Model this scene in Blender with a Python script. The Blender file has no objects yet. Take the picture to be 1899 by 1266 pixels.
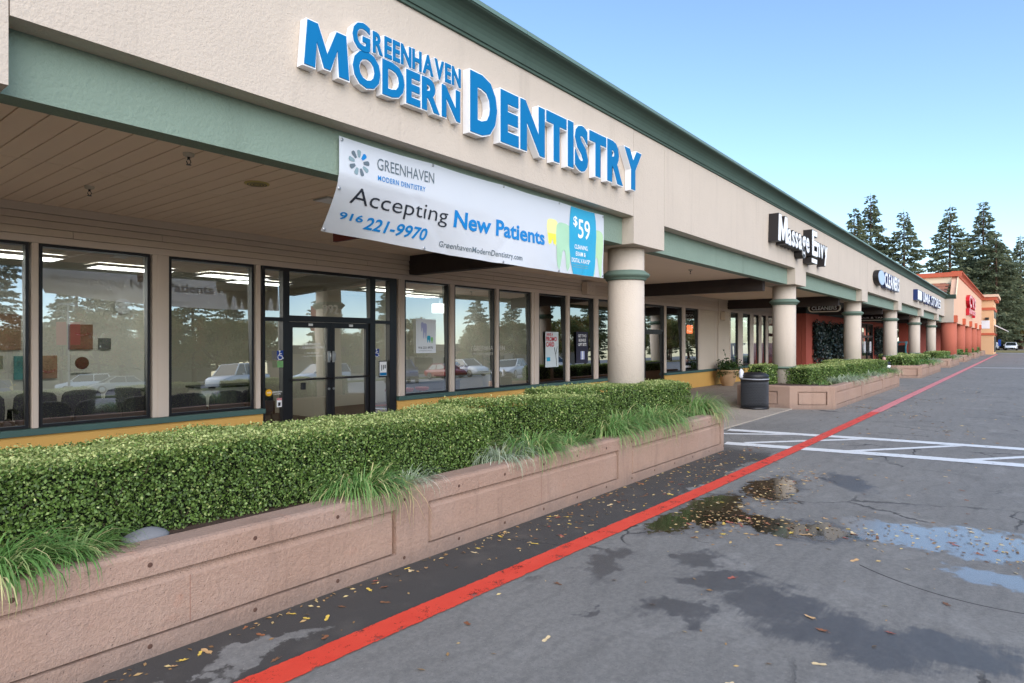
import bpy, bmesh, math, random
import numpy as np
from mathutils import Vector, Matrix
random.seed(7); RNG = np.random.default_rng(11)
R = math.radians
SC = bpy.context.scene
COL = SC.collection

# ------------------------------------------------------------------ camera, sky, sun, exposure
cam = bpy.data.cameras.new('camera'); cam.lens = 22.52; cam.sensor_width = 36; cam.clip_end = 2500; cam.clip_start = .05
camo = bpy.data.objects.new('camera', cam); COL.objects.link(camo); SC.camera = camo
camo.location = (0, 0, 1.75); camo.rotation_euler = (R(90), 0, R(38.574 - 90))
SUN_EL, SUN_AZ = 29, 238          # degrees; azimuth measured counter-clockwise from +X, direction TO the sun
w = bpy.data.worlds.new('World'); SC.world = w; w.use_nodes = True
nt = w.node_tree; nt.nodes.clear()
sky = nt.nodes.new('ShaderNodeTexSky'); sky.sky_type = 'NISHITA'; sky.sun_disc = False
sky.sun_elevation = R(SUN_EL); sky.sun_rotation = R(90 - SUN_AZ)
sky.air_density = 1.0; sky.dust_density = 0.45; sky.ozone_density = 3.2; sky.altitude = 0
bg = nt.nodes.new('ShaderNodeBackground'); bg.inputs[1].default_value = 0.115
wo = nt.nodes.new('ShaderNodeOutputWorld')
nt.links.new(sky.outputs[0], bg.inputs[0]); nt.links.new(bg.outputs[0], wo.inputs[0])
sun = bpy.data.lights.new('sun', 'SUN'); sun.energy = 1.5; sun.angle = R(75); sun.color = (1, .91, .80)
suno = bpy.data.objects.new('sun', sun); COL.objects.link(suno)
sd = Vector((math.cos(R(SUN_AZ)) * math.cos(R(SUN_EL)), math.sin(R(SUN_AZ)) * math.cos(R(SUN_EL)), math.sin(R(SUN_EL))))
suno.rotation_euler = sd.to_track_quat('Z', 'Y').to_euler(); suno.location = (0, -20, 40)
vs = SC.view_settings; vs.view_transform = 'Standard'; vs.look = 'None'; vs.exposure = 1.4; vs.gamma = 1; vs.use_curve_mapping = False
SC.render.engine = 'CYCLES'
cy = SC.cycles; cy.use_denoising = True; cy.max_bounces = 8; cy.diffuse_bounces = 4; cy.glossy_bounces = 4
cy.transmission_bounces = 4; cy.transparent_max_bounces = 12; cy.caustics_reflective = False; cy.caustics_refractive = False
cy.sample_clamp_indirect = 4

# ------------------------------------------------------------------ material helpers
def s(r, g, b):
    f = lambda c: (c / 255 / 12.92) if c / 255 <= .04045 else ((c / 255 + .055) / 1.055) ** 2.4
    return (f(r), f(g), f(b), 1)
class N:
    def __init__(self, name):
        self.m = bpy.data.materials.new(name); self.m.use_nodes = True
        self.t = self.m.node_tree; self.t.nodes.clear()
        self.out = self.n('ShaderNodeOutputMaterial')
    def n(self, typ, **kw):
        x = self.t.nodes.new(typ)
        for k, v in kw.items():
            if k.startswith('i_'):
                key = k[2:]; key = int(key) if key.isdigit() else key
                self.put(x, key, v)
            else: setattr(x, k, v)
        return x
    def put(self, node, key, v):
        if isinstance(v, bpy.types.NodeSocket): self.t.links.new(v, node.inputs[key])
        else: node.inputs[key].default_value = v
    def pos(self): return self.n('ShaderNodeTexCoord').outputs['Object']
    def noise(self, scale, detail=5, vec=None, rough=.55, dist=0):
        x = self.n('ShaderNodeTexNoise'); x.inputs['Scale'].default_value = scale; x.inputs['Detail'].default_value = detail
        x.inputs['Roughness'].default_value = rough; x.inputs['Distortion'].default_value = dist
        self.t.links.new(vec if vec else self.pos(), x.inputs['Vector']); return x.outputs['Fac']
    def ramp(self, v, lo, hi, a=0., b=1.):
        x = self.n('ShaderNodeMapRange', interpolation_type='SMOOTHSTEP')
        self.put(x, 0, v); self.put(x, 1, lo); self.put(x, 2, hi); self.put(x, 3, a); self.put(x, 4, b); return x.outputs[0]
    def mix(self, f, a, b, mode='MIX'):
        x = self.n('ShaderNodeMix', data_type='RGBA', blend_type=mode)
        self.put(x, 0, f); self.put(x, 6, a); self.put(x, 7, b); return x.outputs[2]
    def math(self, op, a, b=0.):
        x = self.n('ShaderNodeMath', operation=op); self.put(x, 0, a); self.put(x, 1, b); return x.outputs[0]
    def bump(self, h, strength, dist=.01, normal=None):
        x = self.n('ShaderNodeBump'); self.put(x, 'Strength', strength); self.put(x, 'Distance', dist); self.put(x, 'Height', h)
        if normal: self.put(x, 'Normal', normal)
        return x.outputs[0]
    def bsdf(self, col, rough=.6, normal=None, **kw):
        b = self.n('ShaderNodeBsdfPrincipled'); self.put(b, 'Base Color', col); self.put(b, 'Roughness', rough)
        if normal: self.put(b, 'Normal', normal)
        for k, v in kw.items(): self.put(b, k.replace('_', ' '), v)
        return b.outputs[0]
    def done(self, sh): self.t.links.new(sh, self.out.inputs[0]); return self.m

def mk(name, col, rough=.7, var=.12, scale=4, bump=0, bscale=50, bdist=.006, spec=.4, metal=0, stain=.0, sscale=.7, streak=0):
    n = N(name); c = tuple(col[:3])
    a = tuple(x * (1 - var) for x in c) + (1,); b = tuple(min(1, x * (1 + var)) for x in c) + (1,)
    k = n.mix(n.noise(scale), a, b)
    if stain:
        k = n.mix(n.ramp(n.noise(sscale, 6), .5, .75, 0, stain), k, tuple(x * .55 for x in c) + (1,))
    if streak:
        mp = n.n('ShaderNodeMapping'); n.put(mp, 0, n.pos()); mp.inputs[3].default_value = (2.2, 2.2, .16)
        k = n.mix(n.ramp(n.noise(1.6, 7, mp.outputs[0], .65), .52, .78, 0, streak), k, tuple(x * .5 for x in c) + (1,))
    nm = n.bump(n.math('ADD', n.noise(bscale, 4), n.math('MULTIPLY', n.noise(bscale * .3, 3), .6)), bump, bdist) if bump else None
    return n.done(n.bsdf(k, rough, nm, Specular_IOR_Level=spec, Metallic=metal))

STUCCO = mk('stucco_cream', s(194, 181, 167), .9, .06, 1.5, .7, 48, .010, .2, 0, .10, .6, .22)
STUCCO_G = mk('stucco_sage', s(126, 143, 129), .85, .07, 2, .9, 40, .010, .25, 0, .12, .7, .25)
RINGG = mk('ring_green', s(98, 116, 104), .75, .08, 2, .25, 60, .004, .3)
CORNICE = mk('cornice_sage_shaded', s(72, 90, 80), .8, .10, 2, .25, 60, .004, .3, 0, .25, .5, .3)  # same sage as the beams, darkened to paint in its downward-facing shade
COPING = mk('coping_metal', s(98, 122, 112), .45, .06, 2, 0, 50, .004, .5)
SOFFIT = mk('soffit_paint', s(240, 218, 194), .7, .05, 2.5, .15, 30, .003, .3)
SIDING = mk('siding_paint', s(208, 192, 174), .7, .05, 3, .15, 25, .002, .3)
POST = mk('post_paint', s(206, 190, 176), .65, .05, 2, .1, 40, .002, .35)
BEAMD = mk('dark_timber', s(58, 50, 47), .8, .2, 5, .4, 18, .004, .3)
YELLOW = mk('yellow_stucco', s(220, 172, 96), .8, .07, 1.5, .3, 45, .005, .25, 0, .15)
SILL = mk('sill_green', s(70, 98, 92), .6, .1, 3, .1, 40)
BLACKM = mk('black_aluminium', s(24, 23, 25), .35, .2, 4, 0, 50, .004, .5)
CHROME = mk('brushed_steel', s(190, 190, 190), .3, .05, 8, 0, 50, .004, .5, .9)
REDW = mk('red_stucco', s(162, 82, 68), .85, .07, 2, .35, 45, .006, .25, 0, .12)
ORANGEC = mk('orange_column', s(178, 100, 80), .85, .06, 1.5, .3, 45, .006, .25, 0, .1)
ORANGEW = mk('peach_stucco', s(224, 180, 150), .85, .05, 1, .3, 45, .006, .25, 0, .08)
ORANGET = mk('orange_trim', s(202, 100, 70), .75, .05, 2, .1, 45)
CREAM = mk('cream_trim', s(246, 226, 190), .8, .04, 2)
TOWER = mk('tower_stucco', s(228, 182, 138), .85, .05, 1, .2, 45)
WHITEP = mk('white_paint', s(238, 238, 240), .4, .03, 6, 0, 50, .004, .5)
BLUEF = mk('blue_acrylic', s(0, 108, 162), .5, .04, 3, 0, 50, .004, .2)
NAVYF = mk('navy_acrylic', s(30, 50, 104), .3, .05, 3)
BLACKC = mk('black_can', s(38, 34, 34), .5, .1, 4)
REDF = mk('red_acrylic', s(190, 30, 45), .35, .05, 3)
PALEPINK = mk('pale_red_face', s(226, 150, 158), .35, .05, 3)
DKGREEN = mk('dark_green_paint', s(45, 58, 54), .7, .1, 3, .1, 40)
BLACKP = mk('black_plastic', s(28, 28, 31), .45, .2, 6, .1, 80)
RUBBER = mk('rubber', s(20, 20, 22), .85, .2, 8)
SOIL = mk('soil', s(70, 52, 42), .95, .4, 25, .8, 30, .03)
CONC = None

def planter_mat():
    n = N('planter_concrete'); p = n.pos()
    c = n.mix(n.noise(1.1, 6), s(148, 120, 104), s(171, 143, 126))
    c = n.mix(n.ramp(n.noise(.9, 7, dist=.6), .45, .8, 0, .55), c, s(164, 142, 130))
    c = n.mix(n.ramp(n.noise(7, 6), .6, .8, 0, .25), c, s(184, 122, 94))
    sx = n.n('ShaderNodeSeparateXYZ'); n.put(sx, 0, p)
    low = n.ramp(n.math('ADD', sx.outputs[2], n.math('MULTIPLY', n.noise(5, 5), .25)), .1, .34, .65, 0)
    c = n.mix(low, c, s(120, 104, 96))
    mp = n.n('ShaderNodeMapping'); n.put(mp, 0, p); mp.inputs[3].default_value = (5, 5, .5)
    c = n.mix(n.ramp(n.noise(1.5, 7, mp.outputs[0], .7), .5, .78, 0, .45), c, s(116, 95, 84))
    c = n.mix(n.ramp(n.noise(55, 4, rough=.7), .38, .62), n.mix(1.0, c, (.94, .94, .94, 1), 'MULTIPLY'), n.mix(1.0, c, (1.04, 1.04, 1.04, 1), 'MULTIPLY'))
    h = n.math('ADD', n.noise(38, 5, rough=.6), n.math('MULTIPLY', n.noise(110, 3), .5))
    pit = n.n('ShaderNodeTexVoronoi'); pit.inputs['Scale'].default_value = 26; n.t.links.new(p, pit.inputs[0])
    h = n.math('SUBTRACT', h, n.ramp(pit.outputs[0], .0, .12, .9, 0))
    return n.done(n.bsdf(c, .85, n.bump(h, .8, .012), Specular_IOR_Level=.25))
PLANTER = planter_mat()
PLANTER_D = mk('planter_groove', s(138, 102, 86), .9, .15, 5, .5, 40)

def sidewalk_mat():
    n = N('exposed_aggregate'); p = n.pos()
    v = n.n('ShaderNodeTexVoronoi'); v.inputs['Scale'].default_value = 45; n.t.links.new(p, v.inputs[0])
    c = n.mix(v.outputs['Color'], s(172, 160, 146), s(192, 180, 166))
    c = n.mix(n.ramp(n.noise(.8, 6), .45, .7, 0, .5), c, s(146, 136, 126))
    c = n.mix(n.ramp(n.noise(220, 2), .35, .7), n.mix(1.0, c, (.55, .55, .55, 1), 'MULTIPLY'), c)
    return n.done(n.bsdf(c, .8, n.bump(v.outputs[0], .4, .004), Specular_IOR_Level=.3))
CONC = sidewalk_mat()

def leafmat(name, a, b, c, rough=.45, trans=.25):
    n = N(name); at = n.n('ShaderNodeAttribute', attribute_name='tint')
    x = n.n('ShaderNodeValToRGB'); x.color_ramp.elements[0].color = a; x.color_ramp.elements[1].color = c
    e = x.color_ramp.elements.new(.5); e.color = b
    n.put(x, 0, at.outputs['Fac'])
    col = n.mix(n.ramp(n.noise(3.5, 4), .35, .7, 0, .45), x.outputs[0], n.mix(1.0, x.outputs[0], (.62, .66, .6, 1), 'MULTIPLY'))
    b1 = n.bsdf(col, rough, Specular_IOR_Level=.45)
    tr = n.n('ShaderNodeBsdfTranslucent'); n.put(tr, 0, col)
    mx = n.n('ShaderNodeMixShader'); n.put(mx, 0, trans); n.t.links.new(b1, mx.inputs[1]); n.t.links.new(tr.outputs[0], mx.inputs[2])
    return n.done(mx.outputs[0])
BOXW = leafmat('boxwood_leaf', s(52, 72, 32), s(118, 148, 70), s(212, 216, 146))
TWIG = mk('twig', s(70, 58, 46), .9, .3, 20)
GRASSG = leafmat('grass_green', s(64, 104, 48), s(118, 160, 86), s(212, 204, 146))
GRASSP = leafmat('grass_pale', s(120, 140, 104), s(178, 190, 160), s(222, 226, 208))
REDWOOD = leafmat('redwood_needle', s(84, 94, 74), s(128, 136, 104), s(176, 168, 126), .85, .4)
BARK = mk('bark', s(88, 66, 52), .95, .3, 6, .6, 14, .02)
AUTUMN = leafmat('autumn_leaf', s(92, 104, 54), s(142, 138, 76), s(158, 104, 64), .6, .3)
IVY = leafmat('ivy_leaf', s(14, 24, 22), s(30, 46, 40), s(120, 134, 124), .35, .1)
SHRUB = leafmat('pot_leaf', s(26, 44, 20), s(54, 84, 36), s(110, 130, 60), .45, .2)

def glass_mat(name, tint, lo, hi):
    n = N(name)
    lw = n.n('ShaderNodeLayerWeight'); lw.inputs[0].default_value = .4
    fac = n.ramp(lw.outputs['Facing'], 0, 1, lo, hi)
    tr = n.n('ShaderNodeBsdfTransparent'); n.put(tr, 0, tint)
    wob = n.bump(n.noise(.55, 1), .012, .2)
    gl = n.n('ShaderNodeBsdfGlossy'); n.put(gl, 'Roughness', 0.0); n.put(gl, 0, (.95, .97, .97, 1)); n.put(gl, 'Normal', wob)
    mx = n.n('ShaderNodeMixShader'); n.put(mx, 0, fac); n.t.links.new(tr.outputs[0], mx.inputs[1]); n.t.links.new(gl.outputs[0], mx.inputs[2])
    return n.done(mx.outputs[0])
GLASS = glass_mat('shop_glass', (.80, .86, .83, 1), .37, .66)
GLASSD = glass_mat('tinted_glass', (.45, .48, .48, 1), .34, .66)
def emit(name, col, st):
    n = N(name); e = n.n('ShaderNodeEmission'); n.put(e, 0, col); n.put(e, 1, st); return n.done(e.outputs[0])

# ------------------------------------------------------------------ mesh helpers
def W(o):
    m = o.matrix_basis.copy()
    return m if o.parent is None else W(o.parent) @ o.matrix_parent_inverse @ m
def adopt(o, parent):
    if parent is not None:
        o.parent = parent; o.matrix_parent_inverse = W(parent).inverted()
    return o
def tag(o, label=None, cat=None, group=None, kind=None):
    if label: o['label'] = label
    if cat: o['category'] = cat
    if group: o['group'] = group
    if kind: o['kind'] = kind
    return o
def thing(name, label, cat, loc=(0, 0, 0), group=None):
    o = bpy.data.objects.new(name, None); COL.objects.link(o); o.location = loc; o.empty_display_size = .2
    return tag(o, label, cat, group)
def copytree(o, loc=None, rz=None, sc=None, parent=None):
    c = o.copy(); COL.objects.link(c)
    if parent is not None: c.parent = parent
    if loc is not None: c.location = loc
    if rz is not None: c.rotation_euler = (0, 0, rz)
    if sc is not None: c.scale = (sc,) * 3 if not hasattr(sc, '__len__') else sc
    for ch in [x for x in bpy.data.objects if x.parent == o]: copytree(ch, parent=c)
    return c
class MB:
    def __init__(self): self.v = []; self.f = []; self.sm = []
    def add(self, vs, fs, smooth=False):
        k = len(self.v); self.v += [tuple(p) for p in vs]; self.f += [tuple(i + k for i in f) for f in fs]; self.sm += [smooth] * len(fs); return self
    def box(self, x0, x1, y0, y1, z0, z1, M=None):
        vs = [(x, y, z) for z in (z0, z1) for y in (y0, y1) for x in (x0, x1)]
        if M is not None: vs = [M @ Vector(p) for p in vs]
        return self.add(vs, [(0, 2, 3, 1), (4, 5, 7, 6), (0, 1, 5, 4), (2, 6, 7, 3), (0, 4, 6, 2), (1, 3, 7, 5)])
    def quad(self, *p): return self.add(p, [tuple(range(len(p)))])
    def prism(self, poly, axis, lo, hi):   # poly in the two other axes
        n = len(poly)
        def P(a, b, t): return {'x': (t, a, b), 'y': (a, t, b), 'z': (a, b, t)}[axis]
        vs = [P(a, b, lo) for a, b in poly] + [P(a, b, hi) for a, b in poly]
        return self.add(vs, [tuple(range(n))[::-1], tuple(range(n, 2 * n))] + [(i, (i + 1) % n, n + (i + 1) % n, n + i) for i in range(n)])
    def lathe(self, prof, c=(0, 0, 0), n=32, axis='z', cap=True):
        vs = []
        for r, h in prof:
            for i in range(n):
                a = 2 * math.pi * i / n; p = (r * math.cos(a), r * math.sin(a), h)
                if axis == 'y': p = (p[0], p[2], p[1])
                if axis == 'x': p = (p[2], p[0], p[1])
                vs.append((p[0] + c[0], p[1] + c[1], p[2] + c[2]))
        fs = [(j * n + i, j * n + (i + 1) % n, (j + 1) * n + (i + 1) % n, (j + 1) * n + i) for j in range(len(prof) - 1) for i in range(n)]
        self.add(vs, fs, True)
        if cap:
            k = len(self.v) - len(vs)
            self.f += [tuple(k + i for i in range(n))[::-1], tuple(k + (len(prof) - 1) * n + i for i in range(n))]; self.sm += [False, False]
        return self
    def tube(self, pts, r, n=8, smooth=True):
        pts = [Vector(p) for p in pts]; rs = r if hasattr(r, '__len__') else [r] * len(pts); vs = []
        for i, p in enumerate(pts):
            d = (pts[min(i + 1, len(pts) - 1)] - pts[max(i - 1, 0)]).normalized()
            u = d.orthogonal().normalized() if abs(d.z) > .95 else d.cross(Vector((0, 0, 1))).normalized()
            v = d.cross(u)
            for k in range(n):
                a = 2 * math.pi * k / n; vs.append(p + (u * math.cos(a) + v * math.sin(a)) * rs[i])
        fs = [(j * n + i, j * n + (i + 1) % n, (j + 1) * n + (i + 1) % n, (j + 1) * n + i) for j in range(len(pts) - 1) for i in range(n)]
        fs += [tuple(range(n))[::-1], tuple((len(pts) - 1) * n + i for i in range(n))]
        return self.add(vs, fs, smooth)
    def mesh(self, name, mat, recalc=True):
        me = bpy.data.meshes.new(name); me.from_pydata(self.v, [], self.f); me.materials.append(mat)
        me.polygons.foreach_set('use_smooth', self.sm)
        if recalc:
            b = bmesh.new(); b.from_mesh(me); bmesh.ops.recalc_face_normals(b, faces=b.faces); b.to_mesh(me); b.free()
        return me
    def build(self, name, mat, parent=None, bevel=0, recalc=True, label=None):
        o = bpy.data.objects.new(name, self.mesh(name, mat, recalc)); COL.objects.link(o); adopt(o, parent)
        if bevel:
            m = o.modifiers.new('bevel', 'BEVEL'); m.width = bevel; m.segments = 2; m.limit_method = 'ANGLE'; m.angle_limit = R(40)
        if label: o['label'] = label
        return o
def raw(name, co, faces_n, mat, tint=None, parent=None):
    """co: (N*k,3) vertices, consecutive faces of k corners"""
    k = faces_n; nf = len(co) // k
    me = bpy.data.meshes.new(name); me.vertices.add(len(co)); me.vertices.foreach_set('co', np.asarray(co, 'f').ravel())
    me.loops.add(nf * k); me.loops.foreach_set('vertex_index', np.arange(nf * k, dtype='i'))
    me.polygons.add(nf); me.polygons.foreach_set('loop_start', np.arange(0, nf * k, k, dtype='i'))
    try: me.polygons.foreach_set('loop_total', np.full(nf, k, dtype='i'))
    except Exception: pass
    me.update(calc_edges=True)
    if tint is not None:
        a = me.attributes.new('tint', 'FLOAT', 'FACE'); a.data.foreach_set('value', np.asarray(tint, 'f'))
    me.materials.append(mat)
    o = bpy.data.objects.new(name, me); COL.objects.link(o); return adopt(o, parent)
def leaves(P, nrm, size, spread=.9, aspect=.55, jit=.5, up=0):
    """diamond leaves at P with normals near nrm; returns (4N,3)"""
    n = len(P); nn = nrm + RNG.normal(0, spread, (n, 3)); nn /= np.linalg.norm(nn, axis=1)[:, None] + 1e-9
    a = RNG.normal(0, 1, (n, 3)); a[:, 2] += up; a -= (a * nn).sum(1)[:, None] * nn; a /= np.linalg.norm(a, axis=1)[:, None] + 1e-9
    b = np.cross(nn, a); L = size * (1 + RNG.uniform(-jit, jit, n))[:, None]
    fold = nn * L * .18
    q = np.stack([P - a * L * .5, P + b * L * aspect * .5 + fold, P + a * L * .5, P - b * L * aspect * .5 + fold], 1)
    return q.reshape(-1, 3)

# ------------------------------------------------------------------ text helpers
_tc = {}
def text_mesh(body, bold=0., extrude=0., shear=0., space=1.):
    key = (body, bold, extrude, shear, space)
    if key not in _tc and body == 'M':     # splayed M drawn by hand: the built-in outline breaks when made bold
        q = [(0, 0), (.07, 1), (.29, 1), (.5, .40), (.71, 1), (.93, 1), (1, 0), (.77, 0), (.735, .60), (.57, .07), (.43, .07), (.265, .60), (.23, 0)]
        q = [Vector((a * .86, b * CAPH)) for a, b in q]; n = len(q); v = []
        for i in range(n):
            d0 = (q[i] - q[i - 1]).normalized(); d1 = (q[(i + 1) % n] - q[i]).normalized(); n0 = Vector((-d0.y, d0.x)); n1 = Vector((-d1.y, d1.x))
            b_ = n0 + n1; b_ = b_ / max(.5, b_.length_squared) * 2; v.append(q[i] + b_ * (bold - .03))
        vs = [(a.x, a.y, z) for z in (-extrude, extrude) for a in v]
        _tc[key] = (np.array(vs), [tuple(range(n))[::-1], tuple(range(n, 2 * n))] + [(i, (i + 1) % n, n + (i + 1) % n, n + i) for i in range(n)])
    if key not in _tc:
        cu = bpy.data.curves.new('t', 'FONT'); cu.body = body; cu.size = 1; cu.offset = bold; cu.extrude = extrude
        cu.shear = shear; cu.space_character = space; cu.resolution_u = 3
        ob = bpy.data.objects.new('t', cu)
        me = bpy.data.meshes.new_from_object(ob)
        b = bmesh.new(); b.from_mesh(me); bmesh.ops.remove_doubles(b, verts=b.verts, dist=1e-4)
        vs = [tuple(v.co) for v in b.verts]; b.verts.index_update(); fs = [tuple(v.index for v in f.verts) for f in b.faces]
        b.free(); bpy.data.meshes.remove(me); bpy.data.objects.remove(ob); bpy.data.curves.remove(cu)
        _tc[key] = (np.array(vs), fs)
    return _tc[key]
CAPH = 1.0; CAPH = float(text_mesh('H')[0][:, 1].max())
def put_mesh(name, v, f, mat, parent):
    me = bpy.data.meshes.new(name); me.from_pydata([tuple(p) for p in v], [], f); me.materials.append(mat)
    o = bpy.data.objects.new(name, me); COL.objects.link(o); return adopt(o, parent)
def channel_row(sign, text, x0, x1, za, zb, h, yback, depth, canmat, facemat, bold=.03, edge=.018, gap=.06, first=1.0, spacew=.35):
    """separate letter cans with proud faces, left to right from x0 to x1, baseline rising za -> zb"""
    gl = []
    for i, c in enumerate(text):
        if c == ' ': gl.append(None); continue
        v, f = text_mesh(c, bold + edge, .5); k = first if i == 0 else 1.0
        gl.append((c, v[:, 0].min(), v[:, 0].max(), k))
    tot = sum((g[2] - g[1]) * g[3] + gap if g else spacew for g in gl) - gap
    kx = (x1 - x0) / tot; ky = h / CAPH; x = x0
    for g in gl:
        if g is None: x += spacew * kx; continue
        c, a, b, k = g; t = (x - x0) / (x1 - x0); zbase = za + (zb - za) * t
        v, f = text_mesh(c, bold + edge, .5)
        wv = np.stack([x + (v[:, 0] - a) * kx * k, yback - depth * .5 - v[:, 2] * depth * .96, zbase + v[:, 1] * ky * k], 1)
        can = put_mesh('letter', wv, f, canmat, sign)
        v, f = text_mesh(c, bold, .5)
        wv = np.stack([x + (v[:, 0] - a) * kx * k, yback - depth * .98 - .003 - v[:, 2] * .012, zbase + v[:, 1] * ky * k], 1)
        put_mesh('letter_face', wv, f, facemat, can)
        x += ((b - a) * k + gap) * kx
def flat_text(name, body, x0, x1, zb, h, fn, mat, parent, bold=0., shear=0., space=1., cut=None):
    """lettering laid on a surface: fn(x, z) gives the world point"""
    v, f = text_mesh(body, bold, 0., shear, space); a, b = v[:, 0].min(), v[:, 0].max()
    kx = (x1 - x0) / (b - a) if x1 is not None else h / CAPH
    pv = np.stack([x0 + (v[:, 0] - a) * kx, zb + v[:, 1] * h / CAPH, v[:, 0] * 0], 1)
    if cut:
        bm = bmesh.new(); vv = [bm.verts.new(p) for p in pv]
        for q in f:
            try: bm.faces.new([vv[i] for i in q])
            except ValueError: pass
        for ax in (0, 1):
            lo, hi = pv[:, ax].min(), pv[:, ax].max(); c = math.floor(lo / cut) * cut + cut
            while c < hi:
                nn = [0, 0, 0]; nn[ax] = 1; cc = [0, 0, 0]; cc[ax] = c
                bmesh.ops.bisect_plane(bm, geom=bm.verts[:] + bm.edges[:] + bm.faces[:], plane_co=cc, plane_no=nn); c += cut
        bm.verts.index_update(); pv = np.array([tuple(q.co) for q in bm.verts]); f = [tuple(q.index for q in fc.verts) for fc in bm.faces]; bm.free()
    return put_mesh(name, [fn(p[0], p[1]) for p in pv], f, mat, parent)

# ------------------------------------------------------------------ ground
def asphalt_mat():
    n = N('asphalt'); p = n.pos()
    warp = n.n('ShaderNodeTexNoise'); warp.inputs['Scale'].default_value = 2.6; warp.inputs['Detail'].default_value = 9; warp.inputs['Roughness'].default_value = .62; n.t.links.new(p, warp.inputs[0])
    wp = n.n('ShaderNodeVectorMath', operation='MULTIPLY_ADD'); n.put(wp, 0, warp.outputs['Color']); wp.inputs[1].default_value = (.95, .75, 0); n.put(wp, 2, p)
    off = n.n('ShaderNodeVectorMath', operation='ADD'); n.put(off, 0, wp.outputs[0]); off.inputs[1].default_value = (-.475, -.375, 0)
    w2 = n.n('ShaderNodeTexNoise'); w2.inputs['Scale'].default_value = 13; w2.inputs['Detail'].default_value = 5; n.t.links.new(p, w2.inputs[0])
    q = n.n('ShaderNodeVectorMath', operation='MULTIPLY_ADD', i_0=n.n('ShaderNodeVectorMath', operation='SUBTRACT', i_0=w2.outputs['Color'], i_1=(.5, .5, 0)).outputs[0], i_1=(.22, .22, 0), i_2=off.outputs[0]).outputs[0]
    def blob(cx, cy, rx, ry, rot=0, soft=.35):
        m = n.n('ShaderNodeMapping', vector_type='TEXTURE'); n.put(m, 0, q)
        m.inputs[1].default_value = (cx, cy, 0); m.inputs[2].default_value = (0, 0, R(rot)); m.inputs[3].default_value = (rx, ry, 1e6)
        l = n.n('ShaderNodeVectorMath', operation='LENGTH'); n.put(l, 0, m.outputs[0])
        return n.ramp(l.outputs['Value'], 1, 1 - soft, 0, 1)
    def union(bs):
        r = bs[0]
        for b in bs[1:]: r = n.math('MAXIMUM', r, b)
        return r
    nz = n.math('SUBTRACT', n.noise(3.2, 9, rough=.68), .5)
    Pf = union([blob(7.9, 2.35, 1.15, .45, 4, 1), blob(6.5, 2.5, 1.25, .5, 8, 1), blob(5.75, 2.65, .7, .3, 10, 1), blob(6.35, 1.75, .45, 1.0, 6, 1)])
    pud = n.ramp(n.math('ADD', Pf, n.math('MULTIPLY', nz, .8)), .34, .46)
    halo = n.ramp(n.math('ADD', Pf, n.math('MULTIPLY', nz, .9)), .05, .36)
    Ff = union([blob(6.75, .9, .6, .95, -12, 1), blob(6.85, .2, .85, .95, 10, 1), blob(7.0, -.7, 1.0, 1.1, 0, 1), blob(5.9, .1, .35, .5, 0, 1)])
    film = n.ramp(n.math('ADD', Ff, n.math('MULTIPLY', nz, 1.3)), .28, .5)
    damp = union([blob(3.95, 1.75, .30, .32, 30, 1), blob(4.45, 1.35, .55, .5, -30, 1), blob(4.2, .85, .5, .75, 10, 1), blob(4.4, .3, .48, .55, 0, 1), blob(4.65, 1.75, .55, .25, -40, 1),
                  blob(4.9, 2.05, .40, .3, 0, 1), blob(3.62, 2.2, .10, .09, 0, 1), blob(4.3, -.35, .6, .4, 0, 1), blob(8.8, 1.7, 1.0, .4, 30, 1), blob(3.3, .1, .35, .3, 0, 1), blob(4.5, 2.6, .7, .25, 15, 1)])
    sm = n.n('ShaderNodeMapping'); n.put(sm, 0, p); sm.inputs[2].default_value = (0, 0, R(-35)); sm.inputs[3].default_value = (3, 40, 1)
    damp = n.ramp(n.math('ADD', damp, n.math('ADD', n.math('MULTIPLY', n.math('SUBTRACT', n.noise(1.2, 8, sm.outputs[0], .72), .5), .8), n.math('MULTIPLY', nz, .5))), .14, .62)
    damp = n.math('MAXIMUM', damp, n.math('MULTIPLY', halo, .8))
    sep = n.n('ShaderNodeSeparateXYZ'); n.put(sep, 0, q)
    strip = n.math('MULTIPLY', n.ramp(sep.outputs[1], 2.98, 3.06), n.ramp(sep.outputs[0], 10.9, 10.0))
    dry = union([blob(1.95, 3.36, .42, .12, -8, .3), blob(1.45, 3.3, .2, .12, 0, .3)])
    strip = n.math('MULTIPLY', strip, n.math('SUBTRACT', 1.0, dry))
    spk = n.noise(330, 2, rough=.7)
    big = n.noise(.35, 6)
    base = n.mix(big, s(114, 111, 106), s(150, 146, 140))
    base = n.mix(n.ramp(n.noise(1.7, 7, dist=.8), .52, .72, 0, .4), base, s(164, 160, 154))
    base = n.mix(n.ramp(n.noise(.8, 6, dist=1.2), .55, .75, 0, .45), base, s(98, 95, 91))
    tw = n.n('ShaderNodeTexWave', wave_type='BANDS', bands_direction='Y'); tw.inputs['Scale'].default_value = 1.3; tw.inputs['Distortion'].default_value = 9; tw.inputs['Detail'].default_value = 4; n.put(tw, 0, p)
    base = n.mix(n.ramp(tw.outputs['Fac'], .7, 1, 0, .16), base, s(94, 90, 86))
    gr = n.noise(22, 8, rough=.78)
    base = n.mix(n.ramp(gr, .35, .72), n.mix(1.0, base, (.80, .80, .80, 1), 'MULTIPLY'), n.mix(1.0, base, (1.16, 1.15, 1.13, 1), 'MULTIPLY'))
    st_ = n.noise(75, 3, rough=.6); base = n.mix(n.ramp(st_, .60, .74, 0, .55), base, s(176, 168, 158)); base = n.mix(n.ramp(st_, .40, .28, 0, .5), base, s(62, 60, 58))
    base = n.mix(n.ramp(spk, .52, .78, 0, .45), base, s(165, 160, 154))
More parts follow.
